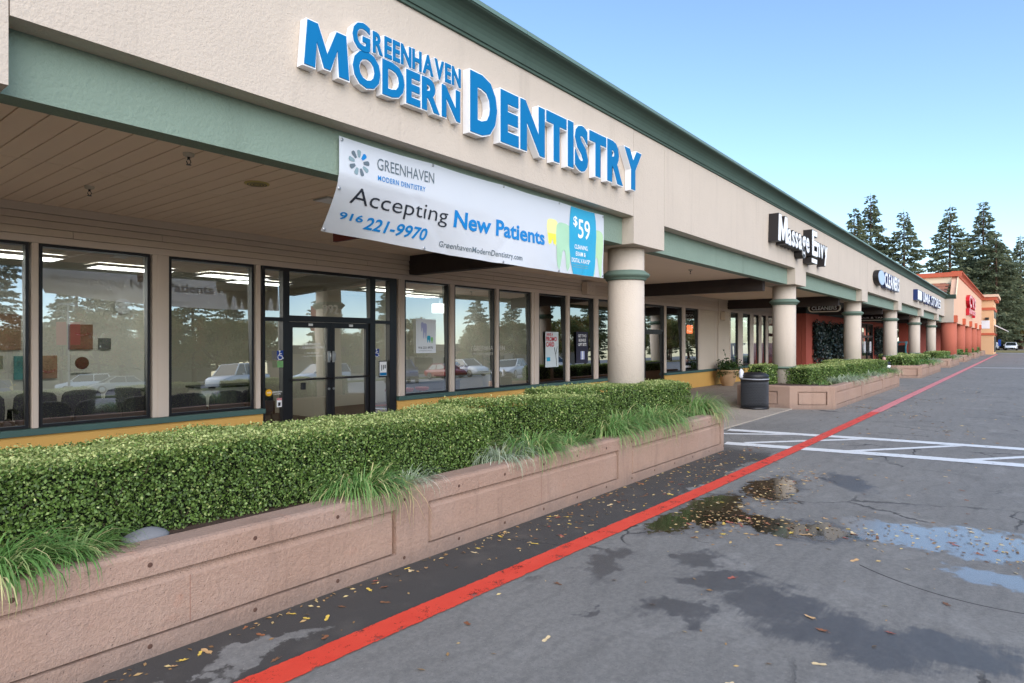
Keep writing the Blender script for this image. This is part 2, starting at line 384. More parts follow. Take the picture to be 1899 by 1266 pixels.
    base = n.mix(n.ramp(spk, .46, .28, 0, .6), base, s(56, 55, 56))
    vo = n.n('ShaderNodeTexVoronoi', feature='DISTANCE_TO_EDGE'); vo.inputs['Scale'].default_value = .55
    n.t.links.new(n.n('ShaderNodeVectorMath', operation='MULTIPLY_ADD', i_0=warp.outputs['Color'], i_1=(.5, .5, 0), i_2=p).outputs[0], vo.inputs[0])
    crack = n.math('MULTIPLY', n.ramp(vo.outputs[0], .012, .004), n.ramp(n.noise(.45, 3), .50, .58))
    base = n.mix(n.math('MULTIPLY', crack, .75), base, s(34, 33, 33))
    rough_dark = n.mix(n.ramp(spk, .6, .8), s(70, 66, 62), s(140, 133, 124))
    rough_dark = n.mix(n.ramp(n.noise(3, 5), .5, .75, 0, .35), rough_dark, s(104, 96, 88))
    base = n.mix(strip, base, rough_dark)
    base = n.mix(n.math('MULTIPLY', damp, .66), base, n.mix(n.ramp(spk, .6, .8), s(46, 46, 50), s(84, 82, 82)))
    base = n.mix(n.math('MULTIPLY', film, .5), base, s(112, 112, 114))
    base = n.mix(pud, base, n.mix(n.noise(2.2, 4), s(26, 25, 18), s(40, 36, 28)))
    ro = n.math('ADD', .68, n.math('MULTIPLY', big, .25))
    ro = n.math('SUBTRACT', n.math('SUBTRACT', ro, n.math('MULTIPLY', damp, .36)), n.math('MULTIPLY', film, .42))
    ro = n.math('MAXIMUM', n.math('SUBTRACT', ro, n.math('MULTIPLY', pud, 1.2)), .06)
    dryf = n.math('SUBTRACT', 1.0, n.math('MAXIMUM', pud, n.math('MULTIPLY', damp, .55)))
    h = n.math('ADD', n.math('MULTIPLY', spk, .8), n.math('SUBTRACT', n.math('MULTIPLY', n.noise(60, 3), .5), n.math('MULTIPLY', crack, 2.0)))
    bp = n.n('ShaderNodeBump'); n.put(bp, 'Height', h); n.put(bp, 'Distance', .009); n.put(bp, 'Strength', n.math('MULTIPLY', dryf, .7))
    return n.done(n.bsdf(base, ro, bp.outputs[0], Specular_IOR_Level=.5, Coat_Weight=n.math('MAXIMUM', n.math('MULTIPLY', pud, .5), n.math('MULTIPLY', film, .9)), Coat_Roughness=.16, Coat_IOR=1.6))
ASPH = asphalt_mat()
g = MB().quad((-400, -400, 0), (700, -400, 0), (700, 400, 0), (-400, 400, 0)).build('asphalt_ground', ASPH, recalc=False); tag(g, 'weathered grey asphalt parking lot with wet patches', 'ground', kind='structure')

def paint_mat(name, a, b, wear):
    n = N(name); p = n.pos()
    c = n.mix(n.noise(6, 5), a, b)
    c = n.mix(n.ramp(n.noise(300, 2), .5, .75, 0, .35), c, tuple(x * .55 for x in a[:3]) + (1,))
    bs = n.bsdf(c, .5, n.bump(n.noise(280, 2), .4, .003), Specular_IOR_Level=.5)
    at = n.n('ShaderNodeAttribute', attribute_name='edge')
    e = n.math('ADD', at.outputs['Fac'], n.math('MULTIPLY', n.math('SUBTRACT', n.noise(14, 7, rough=.7), .5), .9))
    a1 = n.ramp(e, .12, .26)
    a2 = n.ramp(n.math('ADD', n.noise(5, 8, rough=.75), n.math('MULTIPLY', n.noise(160, 2), .25)), wear, wear + .09)
    al = n.math('MULTIPLY', a1, a2)
    tr = n.n('ShaderNodeBsdfTransparent'); mx = n.n('ShaderNodeMixShader'); n.put(mx, 0, al)
    n.t.links.new(tr.outputs[0], mx.inputs[1]); n.t.links.new(bs, mx.inputs[2]); return n.done(mx.outputs[0])
REDP = paint_mat('red_road_paint', s(210, 50, 34), s(236, 82, 60), .465)
REDFADE = paint_mat('faded_red_paint', s(214, 112, 112), s(226, 140, 138), .44)
WHITEL = paint_mat('white_road_paint', s(216, 216, 214), s(236, 236, 234), .44)
def stripe(name, pts, wd, mat, z=.006, parent=None):
    """painted stripe with an 'edge' attribute: 0 at its sides, 1 along the middle"""
    v = []; f = []; e = []; pts = [Vector((a, b, 0)) for a, b in pts]; ws = wd if hasattr(wd, '__len__') else [wd] * len(pts)
    for i, q in enumerate(pts):
        d = (pts[min(i + 1, len(pts) - 1)] - pts[max(i - 1, 0)]).normalized(); nn = Vector((-d.y, d.x, 0))
        for k in (-1, -.5, .5, 1): v.append(tuple(q + nn * ws[i] / 2 * k + Vector((0, 0, z)))); e.append(0 if abs(k) == 1 else 1)
    for i in range(len(pts) - 1):
        for k in range(3): f.append((i * 4 + k, i * 4 + k + 1, i * 4 + k + 5, i * 4 + k + 4))
    me = bpy.data.meshes.new(name); me.from_pydata(v, [], f); me.materials.append(mat)
    a = me.attributes.new('edge', 'FLOAT', 'POINT'); a.data.foreach_set('value', np.array(e, 'f'))
    o = bpy.data.objects.new(name, me); COL.objects.link(o); adopt(o, parent); return o
rl = [(x, y) for x, y in [(-3, 3.12), (1.7, 3.05), (3, 3.02), (5, 2.98), (7.5, 2.93), (9.2, 2.91), (12, 2.88), (18, 2.85)]]
tag(stripe('fire_lane_line', rl, [.215, .215, .21, .205, .20, .20, .21, .22], REDP, .009), 'long bright red fire lane line painted along the planters', 'road marking', kind='structure')
tag(stripe('fire_lane_line', [(18, 2.85), (28, 2.83), (37, 2.82), (54, 2.8), (75, 2.78), (110, 2.75)], .25, REDFADE, .009), 'faded far end of the red fire lane line', 'road marking', kind='structure')
tag(stripe('crosswalk_line', [(10.9, 4.0), (11.35, 1.5), (12.0, -3.5)], .34, WHITEL), 'nearer white border line of the striped crossing', 'road marking', kind='structure')
tag(stripe('crosswalk_line', [(12.58, 4.55), (13.1, 1.5), (13.75, -3.5)], .32, WHITEL), 'farther white border line of the striped crossing', 'road marking', kind='structure')
for i, (a, b) in enumerate([((12.0, 4.45), (12.75, 3.3)), ((11.15, 3.75), (12.95, 2.2)), ((11.3, 2.2), (13.2, .75)), ((11.5, .7), (13.4, -.8))]):
    tag(stripe('crosswalk_line', [a, b], .15, WHITEL, .003), 'thin white diagonal stripe inside the striped crossing', 'road marking', 'crossing diagonals', kind='structure')
tag(stripe('crosswalk_line', [(52.5, 2.55), (55, -3)], .45, WHITEL), 'white line across the lane by the third planter', 'road marking', kind='structure')
tag(stripe('crosswalk_line', [(117, 2.6), (121, -3)], .8, WHITEL), 'white line across the far end of the lane', 'road marking', kind='structure')
# saw cut / tar arc
arc = MB(); pts = []
for i in range(16):
    t = i / 15; pts.append((5.62 - .95 * t + .62 * t * t, 1.0 - 1.1 * t, .002))
arc.tube([(a, b, -.001) for a, b, c in pts], .0045, 6); tag(arc.build('pavement_seam', mk('tar', s(66, 64, 64), .6)), 'curved dark seam cut into the asphalt', 'seam', kind='structure')

sw = bpy.data.objects.new('sidewalk', None); COL.objects.link(sw); tag(sw, 'exposed aggregate sidewalk under the arcade', 'sidewalk', kind='structure')
xs = [-6, 0, 6, 12.2, 15.2, 18.6, 24.4, 30, 36, 42, 48, 54, 60, 66, 84, 108]
for a, b in zip(xs[:-1], xs[1:]):
    for y0, y1 in ((4.65, 7.2), (7.2, 9.9)):
        MB().box(a + .006, b - .006, y0 + (.006 if y0 > 5 else 0), y1 - .006, -.1, .022).build('slab', CONC, sw, bevel=.006)

# ------------------------------------------------------------------ the cream arcade building
YW = 9.63
BL = thing('arcade_building', 'long cream stucco shopping arcade with sage green cornice, beams and round columns', 'building', (30, 9, 0))
XC = [.6, 9.95, 19.4, 28.9, 38.3, 47.8, 57.2]
XE = 62.4
caps = [(x - .57, x + .57) for x in XC]
edges = [-6] + [e for c in caps for e in c] + [XE]
fas = MB().box(-6, XE, 5.0, 5.30, 3.87, 5.18).build('fascia_backing', STUCCO, BL)
for i in range(0, len(edges) - 1):
    a, b = edges[i], edges[i + 1]
    if i % 2 == 0: MB().box(a + .004, b - .004, 4.95, 5.16, 3.79, 5.199).build('fascia_panel', STUCCO, BL)
    else: MB().box(a + .004, b - .004, 4.95, 5.85, 3.35, 5.199).build('column_cap', STUCCO, BL)
# cornice: cove profile swept along the front and round the return
def cornice(x0, x1, mat, cmat, parent, yf, z0, sc=1.0, n0='cornice'):
    pr = [(0, 0), (-.028, 0), (-.028, .035), (-.045, .035)]
    for i in range(7):
        a = math.pi / 2 * i / 6; pr.append((-.215 + .165 * math.cos(a), .055 + .20 * math.sin(a) * 1.0))
    pr += [(-.235, .262), (-.235, .275), (.3, .275), (.3, 0)]
    o = MB().prism([(yf + a * sc, z0 + b * sc) for a, b in pr], 'x', x0, x1).build(n0, mat, parent)
    k = [(-.25, .276), (-.25, .325), (.32, .345), (.32, .276)]
    x = x0
    while x < x1 - .05:
        e = min(x + 3.05, x1); MB().prism([(yf + a * sc, z0 + b * sc) for a, b in k], 'x', x, e - .006).build('coping', cmat, o); x = e
cornice(-6, XE + .2, CORNICE, COPING, BL, 4.95, 5.201)
roof = MB().box(-6, XE, 5.31, 30, 4.9, 5.05).build('roof', mk('roof_felt', s(120, 118, 114), .9), BL)
# return wall at the far end (steps out to the peach shop front)
MB().box(XE + .002, XE + .3, 4.36, 5.6, 3.3, 5.2).build('return_wall', STUCCO, BL)
pr = [(-.0, 0), (-.03, 0), (-.03, .04), (-.08, .08), (-.15, .16), (-.2, .26), (-.25, .28), (-.25, .33), (.3, .33), (.3, 0)]
MB().prism([(XE + .01 + a, 5.203 + b) for a, b in pr], 'y', 4.2, 5.2).build('return_cornice', CORNICE, BL)
# beams between the caps
for i in range(len(XC)):
    a = caps[i][1]; b = caps[i + 1][0] if i + 1 < len(XC) else XE - .01
    MB().box(a + .004, b - .004, 5.16, 5.37, 3.352, 3.86).build('header_beam', STUCCO_G, BL)
MB().box(-6, caps[0][0], 5.16, 5.37, 3.352, 3.86).build('header_beam', STUCCO_G, BL)
# columns
rs = .315
for i, x in enumerate(XC):
    sh = MB().lathe([(rs, 0), (rs, 3.349)], (x, 5.4, 0), 48).build('column', STUCCO, BL)
    ring = [(rs + .004, 2.80)] + [(rs + .02, 2.80), (rs + .035, 2.815), (rs + .035, 2.83)] + [(rs + .035 + .058 * math.sin(math.pi * t / 10) , 2.832 + .115 * t / 10) for t in range(1, 10)] + [(rs + .035, 2.948), (rs + .02, 2.965), (rs + .004, 2.965)]
    MB().lathe(ring, (x, 5.4, 0), 48, cap=False).build('collar_ring', RINGG, sh)
    bring = [(rs + .004, .965), (rs + .05, .97)] + [(rs + .05 + .035 * math.sin(math.pi * t / 8), .975 + .055 * t / 8) for t in range(9)] + [(rs + .045, 1.035), (rs + .004, 1.04)]
    MB().lathe(bring, (x, 5.4, 0), 48, cap=False).build('base_ring', RINGG, sh)
# soffit planks (near bay) and plain soffit beyond
so = MB().box(-6, XE, 5.36, YW + .2, 3.50, 3.6).build('soffit', SOFFIT, BL)
pl = MB().box(-.0915, .0915, 0, 1, 0, .03).mesh('plank', SOFFIT)
k = 0; x = -1.6
while x < 9.6:
    for y0, y1 in ((5.36, 7.32 + .02 * math.sin(k * 2.3)), (7.335 + .02 * math.sin(k * 2.3), YW)):
        o = bpy.data.objects.new('plank', pl); COL.objects.link(o); o.location = (x, y0, 3.467 + .0015 * math.sin(k * 5.1)); o.scale = (1, y1 - y0, 1); adopt(o, so)
    x += .1945; k += 1
MB().box(9.62, 27.0, 5.371, YW, 3.467, 3.499).build('ceiling_panel', SOFFIT, so)
MB().box(27.0, XE, 5.371, YW, 3.44, 3.499).build('ceiling_panel', DKGREEN, so)
for xb, zb in ((8.75, 3.09), (17.5, 3.11), (26.45, 3.10), (36, 3.1), (45.5, 3.1), (55, 3.1)):
    MB().box(xb, xb + .2, 5.42, YW - .002, zb, 3.466 if xb < 27 else 3.439).build('ceiling_beam', BEAMD, BL)

# --- shop front wall
def box(name, mat, parent, *a, bevel=0): return MB().box(*a).build(name, mat, parent, bevel=bevel)
WT = 2.98                      # window head
ZS = .67                       # sill top
def boards(x0, x1, z0, z1, h=.098, seg=3.66, y=YW, parent=None, name='siding_board', stag=1):
    z = z0; k = 0
    while z < z1 - .02:
        e = min(z + h, z1); xa = x0; first = True
        while xa < x1 - .01:
            xb = min(xa + (seg * (.35 + .3 * (k % 3)) if first and stag else seg), x1); first = False
            if x1 - xb < .3: xb = x1
            MB().prism([(y - .022, z + .004), (y - .022, z + .006), (y - .010, e - .004), (y + .02, e - .004), (y + .02, z + .004)], 'x', xa + .002, xb - .002).build(name, SIDING, parent)
            xa = xb
        z = e; k += 1
wall = box('front_wall', SIDING, BL, -6, 33.4, YW + .021, YW + .16, 3.06, 3.5)
boards(-2, 33.4, 3.075, 3.36, parent=wall)
box('trim_board', SIDING, wall, -2, 33.4, YW - .035, YW + .02, 3.362, 3.465)
box('trim_board', POST, wall, -2, 33.4, YW - .03, YW + .02, WT + .002, 3.07)
def frame_pane(parent, x0, x1, z0, z1, glass=None, fw=.035, yw=YW + .05, name='window', depth=.05, tilt=.013, rail=None):
    m = MB(); a, b = x0 - fw, x1 + fw
    m.box(a, x0, yw - depth, yw + depth, z0 - fw, z1 + fw); m.box(x1, b, yw - depth, yw + depth, z0 - fw, z1 + fw)
    m.box(x0, x1, yw - depth, yw + depth, z1, z1 + fw); m.box(x0, x1, yw - depth, yw + depth, z0 - fw, z0)
    fr = m.build(name, BLACKM, parent)
    t = tilt * (z1 - z0)
    MB().quad((x0 - .003, yw - t, z0 - .003), (x1 + .003, yw - t, z0 - .003), (x1 + .003, yw + t, z1 + .003), (x0 - .003, yw + t, z1 + .003)).build('pane', glass or GLASS, fr, recalc=False)
    return fr
WIN = [(1.19, 2.457), (2.606, 3.867), (4.166, 5.427), (8.667, 9.878), (10.095, 11.4), (11.596, 12.798), (13.187, 14.366), (14.602, 15.805), (16.103, 17.3),
       (20.637, 21.889), (22.22, 23.36), (26.83, 27.72), (28.36, 29.26), (29.8, 30.48), (30.95, 31.52)]
for i, (a, b) in enumerate(WIN):
    frame_pane(BL, a + .01, b - .02, ZS + .04, WT - .035, GLASSD if 6 <= i <= 10 else GLASS)
posts = [(-.3, 1.15), (2.497, 2.571), (3.91, 4.131), (5.47, 5.55), (8.47, 8.632), (9.92, 10.06), (11.44, 11.561), (12.84, 13.152), (14.41, 14.567), (15.85, 16.068), (17.345, 17.6),
         (20.44, 20.60), (21.93, 22.185), (23.4, 23.56), (26.68, 26.79), (27.76, 28.32), (29.3, 29.76), (30.53, 30.91), (31.56, 31.9)]
for a, b in posts:
    po = box('post', POST, BL, a, b, YW - .02, YW + .12, ZS + .002, WT, bevel=.004)
    if b - a < .4: box('batten', POST, po, a + (b - a) * .5 - .045 if b - a > .12 else a + .012, a + (b - a) * .5 + .045 if b - a > .12 else b - .012, YW - .032, YW - .0205, ZS + .003, WT - .001)
for a, b in ((-6, 5.585), (8.43, 17.55), (20.46, 32)):
    wa = box('wainscot', YELLOW, BL, a, b, YW - .03, YW + .15, .022, .588)
    box('sill', SILL, wa, a - .01, b + .01, YW - .10, YW + .13, .59, ZS, bevel=.006)
# full height siding between the shops
wl2 = box('siding_wall', SIDING, BL, 23.56, 26.68, YW + .021, YW + .16, ZS + .001, WT)
boards(23.57, 26.67, ZS + .003, WT - .003, parent=wl2, stag=0)
box('corner_batten', POST, wl2, 25.04, 25.12, YW - .035, YW - .022, ZS + .003, WT - .003)
MB().tube([(25.35, YW - .06, 3.4), (25.35, YW - .06, 2.5), (25.28, YW - .06, 2.4), (25.28, YW - .06, .7)], .018).build('conduit', POST, BL)

# --- dental office entrance
DR = thing('entrance_doors', 'black framed glass double doors with sidelights and transom numbered 992', 'door', (7, YW, .02))
def bars(lst, name, parent, y0=YW - .01, y1=YW + .11, mat=BLACKM):
    m = MB()
    for a, b, c, d in lst: m.box(a, b, y0, y1, c, d)
    return m.build(name, mat, parent)
bars([(5.59, 5.635, .03, 3.0), (5.955, 6.075, .03, 3.0), (7.775, 7.9, .03, 3.0), (8.25, 8.425, .03, 3.0), (5.635, 5.955, 2.93, 3.0), (6.075, 7.775, 2.93, 3.0), (7.9, 8.25, 2.93, 3.0),
      (5.635, 5.955, 2.09, 2.15), (6.075, 7.775, 2.09, 2.19), (7.9, 8.25, 2.09, 2.15), (5.635, 5.955, .03, .13), (7.9, 8.25, .03, .13)], 'frame', DR)
def pane(parent, x0, x1, z0, z1, y=YW + .05, g=GLASS, tilt=.013):
    t = tilt * (z1 - z0); return MB().quad((x0, y - t, z0), (x1, y - t, z0), (x1, y + t, z1), (x0, y + t, z1)).build('pane', g, parent, recalc=False)
for q in ((5.634, 5.956, 2.149, 2.931), (6.074, 7.776, 2.189, 2.931), (7.899, 8.251, 2.149, 2.931), (5.634, 5.956, .129, 2.091), (7.899, 8.251, .129, 2.091)): pane(DR, *q)
for a, b, hs in ((6.08, 6.918, 1), (6.928, 7.77, 0)):
    d = bars([(a, a + .075, .035, 2.085), (b - .075, b, .035, 2.085), (a + .075, b - .075, 1.99, 2.085), (a + .075, b - .075, .035, .22)], 'door', DR, YW + .02, YW + .075)
    pane(d, a + .074, b - .074, .219, 1.991, YW + .05)
    MB().tube([(a + .03, YW - .03, 1.10), (b - .03, YW - .03, 1.10)], .018).build('push_bar', BLACKM, d)
    xh = b - .045 if hs else a + .045
    MB().box(xh - .025, xh + .025, YW + .005, YW + .019, 1.38, 1.58).build('pull_plate', CHROME, d, bevel=.004)
    MB().tube([(xh, YW + .0, 1.40), (xh, YW - .04, 1.42), (xh, YW - .04, 1.54), (xh, YW + .0, 1.56)], .01).build('handle', CHROME, d)
    MB().box((a + b) / 2 - .04, (a + b) / 2 + .04, YW + .005, YW + .019, 2.02, 2.06).build('closer_cover', WHITEP, d)
    MB().lathe([(.02, 0), (.02, .02)], (xh, YW + .0, .91), 16, 'y').build('lock', CHROME, d)
MB().box(6.28, 6.36, YW - .06, YW - .01, .93, 1.05).build('lock_box', BLACKP, DR, bevel=.01)
DECAL = mk('white_decal', s(235, 235, 235), .6, .02); GREYD = mk('grey_decal', s(190, 186, 176), .5, .03)
gf = lambda x, z: (x, YW + .018, z)
flat_text('lettering', '992', 6.76, 7.09, 2.25, .15, lambda x, z: (x, YW + .03, z), GREYD, DR, .012)
flat_text('lettering', 'GREENHAVEN', 6.40, 6.70, 1.685, .038, gf, DECAL, DR, .012)
flat_text('lettering', 'MODERN DENTISTRY', 6.33, 6.77, 1.625, .038, gf, DECAL, DR, .012)
flat_text('lettering', '916-221-9970', 6.43, 6.66, 1.535, .03, gf, DECAL, DR, .01)
flat_text('lettering', 'GreenhavenModernDentistry.com', 6.36, 6.74, 1.49, .02, gf, DECAL, DR, .004)
def sticker(name, label, x0, x1, z0, z1, mat, y=YW + .026):
    t = thing(name, label, 'sticker', ((x0 + x1) / 2, y, z0)); MB().box(x0, x1, y, y + .003, z0, z1).build('backing', mat, t); return t
ACCB = mk('access_blue', s(20, 62, 150), .4, .03)
def wheelchair(t, cx, cz, k, y):
    m = MB(); m.lathe([(.02 * k, 0), (.02 * k, .002)], (cx - .01 * k, y, cz + .1 * k), 14, 'y')
    for pts in ([(-.012, .075), (-.006, .0), (.045, .0), (.065, -.06), (.09, -.05)], [(-.01, .045), (.04, .045)]):
        for (a, b), (c, d) in zip(pts[:-1], pts[1:]):
            dx, dz = c - a, d - b; L = math.hypot(dx, dz); nx, nz = -dz / L * .009, dx / L * .009
            q = [(a + nx, b + nz), (c + nx, d + nz), (c - nx, d - nz), (a - nx, b - nz)]
            m.add([(cx + u * k, y, cz + v * k) for u, v in q], [(0, 1, 2, 3)])
    for i in range(14):
        a0, a1 = R(110 + 230 * i / 14), R(110 + 230 * (i + 1) / 14)
        m.add([(cx + k * (.005 + r * math.cos(a)), y, cz + k * (-.03 + r * math.sin(a))) for a, r in ((a0, .05), (a1, .05), (a1, .066), (a0, .066))], [(0, 1, 2, 3)])
    m.build('symbol', DECAL, t, recalc=False)
t = sticker('access_sticker', 'blue square wheelchair access sticker left of the doors', 5.84, 5.955, 1.45, 1.60, ACCB, YW - .016); wheelchair(t, 5.895, 1.515, .75, YW - .018)
t = sticker('access_sticker', 'blue square wheelchair access sticker on the right sidelight', 7.905, 8.02, 1.46, 1.61, ACCB); wheelchair(t, 7.96, 1.525, .75, YW + .024)
t = sticker('green_sticker', 'small green and blue card under the left wheelchair sticker', 5.845, 5.953, 1.32, 1.43, mk('card_green', s(120, 170, 110), .5, .35, 12), YW - .016)
t = thing('yellow_sticker', 'round yellow decal with white lettering on the left sidelight', 'sticker', (5.72, YW + .02, .85))
MB().lathe([(.058, 0), (.058, .003)], (5.72, YW + .024, .91), 24, 'y').build('disc', mk('decal_yellow', s(236, 176, 30), .5), t)
flat_text('lettering', 'smile', 5.685, 5.755, .9, .03, lambda x, z: (x, YW + .022, z), DECAL, t, .01)
flat_text('lettering', 'generation', 5.782, 5.955, .905, .03, lambda x, z: (x, YW + .022, z), DECAL, t, .01)
flat_text('lettering', 'trusted office', 5.80, 5.94, .872, .02, lambda x, z: (x, YW + .022, z), DECAL, t, .006)
t = sticker('warning_sticker', 'small white and red warning sticker low on the left sidelight', 5.865, 5.955, .66, .81, WHITEP)
MB().box(5.868, 5.952, YW + .0235, YW + .0255, .775, .807).build('header', REDF, t); MB().box(5.885, 5.93, YW + .0235, YW + .0255, .68, .74).build('pictogram', BLACKP, t)
flat_text('lettering', 'WARNING', 5.875, 5.945, .782, .018, lambda x, z: (x, YW + .0225, z), DECAL, t, .01)
t = sticker('easel_sign', 'black framed leaflet with blue print on the right sidelight', 8.01, 8.22, 1.06, 1.38, BLACKP)
MB().box(8.03, 8.20, YW + .0235, YW + .0255, 1.09, 1.36).build('leaflet', WHITEP, t); MB().box(8.035, 8.195, YW + .0205, YW + .023, 1.095, 1.15).build('print', BLUEF, t)
for q in range(3): MB().box(8.07 + q * .04, 8.085 + q * .045, YW + .0205, YW + .023, 1.19 + q * .02, 1.30).build('print', BLACKP, t)

# --- window posters and lettering
t = sticker('window_poster', 'white poster with phone number 221-9970 in the window right of the doors', 8.96, 9.52, 1.51, 2.21, mk('poster_white', s(226, 230, 236), .6, .04, 3), YW + .008)
yp = YW + .006; pf = lambda x, z: (x, yp - .002, z)
GRN = mk('print_green', s(140, 200, 130), .6, .05); TEAL = mk('print_teal', s(40, 165, 200), .6, .05); YEL = mk('print_yellow', s(236, 224, 80), .6, .05); LIL = mk('print_lilac', s(170, 175, 215), .6, .1); INK = mk('print_ink', s(52, 60, 76), .6, .05)
def tooth(m, cx, cz, w, h, y):
    pts = [(-.5, 1), (-.35, 1.06), (-.15, 1.08), (.15, 1.08), (.35, 1.06), (.5, 1), (.56, .75), (.5, .45), (.42, .1), (.3, 0), (.2, .1), (.1, .42), (0, .48), (-.1, .42), (-.2, .1), (-.3, 0), (-.42, .1), (-.5, .45), (-.56, .75)]
    m.add([(cx + a * w, y, cz + b * h) for a, b in pts], [tuple(range(len(pts)))])
for cx, cz, ww, hh, mm in ((9.2, 1.80, .1, .3, LIL), (9.31, 1.72, .09, .14, TEAL), (9.40, 1.71, .06, .12, GRN), (9.13, 1.95, .07, .18, LIL)):
    m = MB(); tooth(m, cx, cz, ww, hh, yp - .001 - cx * 1e-4); m.build('print', mm, t, recalc=False)
flat_text('lettering', '916 221-9970', 9.02, 9.43, 1.6, .045, pf, INK, t, .012); flat_text('lettering', 'GreenhavenModernDentistry.com', 9.03, 9.40, 1.555, .016, pf, INK, t)
t = thing('window_lettering', 'pale GREENHAVEN MODERN DENTISTRY lettering stuck on the office window', 'lettering', (11.2, YW, 1.45))
flat_text('lettering', 'GREENHA', 10.69, 11.39, 1.545, .105, lambda x, z: (x, YW + .012, z), GREYD, t, .006); flat_text('lettering', 'EN', 11.62, 11.82, 1.545, .105, lambda x, z: (x, YW + .012, z), GREYD, t, .006)
flat_text('lettering', 'MODERN DENTIS', 10.69, 11.39, 1.44, .055, lambda x, z: (x, YW + .012, z), GREYD, t, .004)
t = sticker('promo_poster', 'pale PROMO CARD poster with red lettering in a dark shop window', 13.47, 14.06, 1.08, 2.0, mk('poster_pale', s(205, 214, 216), .6, .05, 3), YW + .008)
flat_text('lettering', 'HAVE A', 13.52, 13.8, 1.9, .07, pf, REDF, t, .03); flat_text('lettering', 'PROMO', 13.49, 13.98, 1.76, .11, pf, REDF, t, .03); flat_text('lettering', 'CARD', 13.49, 13.86, 1.62, .11, pf, REDF, t, .03)
MB().tube([(13.98, yp - .004, 1.1), (13.93, yp - .004, 1.4), (13.86, yp - .004, 1.6)], .006, 5).add([], []).tube([(13.93, yp - .004, 1.4), (14.0, yp - .004, 1.62)], .005, 5).build('print', BLACKP, t)
MB().box(13.52, 13.68, yp - .001, yp, 1.24, 1.34).build('print', TEAL, t)
t = sticker('gift_poster', 'dark GET TWO BONUS GIFT SETS poster in the window beside the column', 14.93, 15.54, 1.15, 2.02, mk('poster_navy', s(44, 42, 60), .6, .08, 3), YW + .008)
for k, tx in enumerate(('GET TWO', 'BONUS', 'GIFT SETS')): flat_text('lettering', tx, 15.02 + .03 * (k == 1), 15.45 - .03 * (k == 1), 1.87 - .12 * k, .075, pf, DECAL, t, .03)
MB().box(15.15, 15.35, yp - .001, yp, 1.25, 1.48).build('print', LIL, t); MB().box(15.22, 15.28, yp - .002, yp - .0015, 1.25, 1.48).build('print', DECAL, t)

# --- second shop door (dark), third shop door
def plain_door(name, label, x0, x1, mid=None, y=YW, top=WT, glass=GLASSD):
    t = thing(name, label, 'door', ((x0 + x1) / 2, y, .02))
    L = [(x0, x0 + .06, .03, top), (x1 - .06, x1, .03, top), (x0 + .06, x1 - .06, top - .06, top), (x0 + .06, x1 - .06, 2.08, 2.15)]
    if mid: L.append((mid - .05, mid + .05, .03, 2.08)); L.append((mid - .05, mid + .05, 2.15, top - .06))
    bars(L, 'frame', t, y - .01, y + .1)
    segs = [(x0 + .06, x1 - .06)] if not mid else [(x0 + .06, mid - .05), (mid + .05, x1 - .06)]
    for a, b in segs:
        pane(t, a - .001, b + .001, 2.149, top - .059, y + .05, glass)
        d = bars([(a, a + .06, .035, 2.078), (b - .06, b, .035, 2.078), (a + .06, b - .06, 2.0, 2.078), (a + .06, b - .06, .035, .2)], 'door', t, y + .02, y + .075)
        pane(d, a + .059, b - .059, .199, 2.001, y + .05, glass)
        MB().tube([(a + .03, y - .03, 1.05), (b - .03, y - .03, 1.05)], .016).build('push_bar', BLACKM, d)
    return t
plain_door('shop_door', 'dark glass shop door with transom just right of the first column', 17.62, 20.42, 19.0)
plain_door('shop_door', 'dark recessed door beside the red wall', 31.93, 33.3)

# ------------------------------------------------------------------ rooms behind the glass
IW = mk('interior_white', s(226, 222, 212), .8, .03, 2); IT = mk('interior_tan', s(216, 210, 196), .8, .05, 2); ID = mk('interior_dark', s(62, 56, 52), .8, .1, 2)
CARP = mk('carpet', s(92, 84, 78), .95, .2, 40); TILE = mk('ceiling_tile', s(212, 208, 200), .9, .04, 12)
def st(name, mat, *b): return tag(MB().box(*b).build(name, mat), kind='structure')
y0 = YW + .17
st('interior_floor', CARP, -2, 33.4, y0, 17, -.05, .025)
st('interior_ceiling', TILE, -2, 13.0, y0, 17, 2.985, 3.05); st('interior_ceiling', ID, 13.0, 25.0, y0, 17, 2.985, 3.05); st('interior_ceiling', TILE, 25.0, 33.4, y0, 17, 2.985, 3.05)
m = MB()
for x in np.arange(-1.6, 13, 1.22): m.box(x, x + .025, y0, 16.9, 2.978, 2.984)
for y in np.arange(10.4, 17, 1.22): m.box(-1.9, 12.9, y, y + .025, 2.976, 2.9775)
tag(m.build('ceiling_grid', WHITEP), kind='structure')
st('interior_wall', IW, -2, 5.35, 13.0, 13.15, .03, 2.98); st('interior_wall', IW, 5.2, 5.349, 13.16, 15.0, .03, 2.98)
st('interior_wall', IT, 5.36, 8.7, 15.0, 15.15, .03, 2.98); st('interior_wall', IT, 8.55, 8.65, 12.2, 14.99, .03, 2.98)
st('interior_wall', IW, 8.66, 13.0, 14.2, 14.35, .03, 2.98); st('interior_wall', IW, 12.9, 13.0, 9.82, 14.19, .03, 2.98)
st('interior_wall', ID, 13.02, 25.0, 14.2, 14.35, .03, 2.98); st('interior_wall', IW, 25.0, 33.4, 13.0, 13.15, .03, 2.98); st('interior_wall', ID, 24.9, 25.0, 9.82, 13.9, .03, 2.98); st('interior_wall', IW, -2.1, -2, 9.8, 13.0, .03, 2.98)
LAMP = emit('fluorescent', (1, .96, .90, 1), 4)
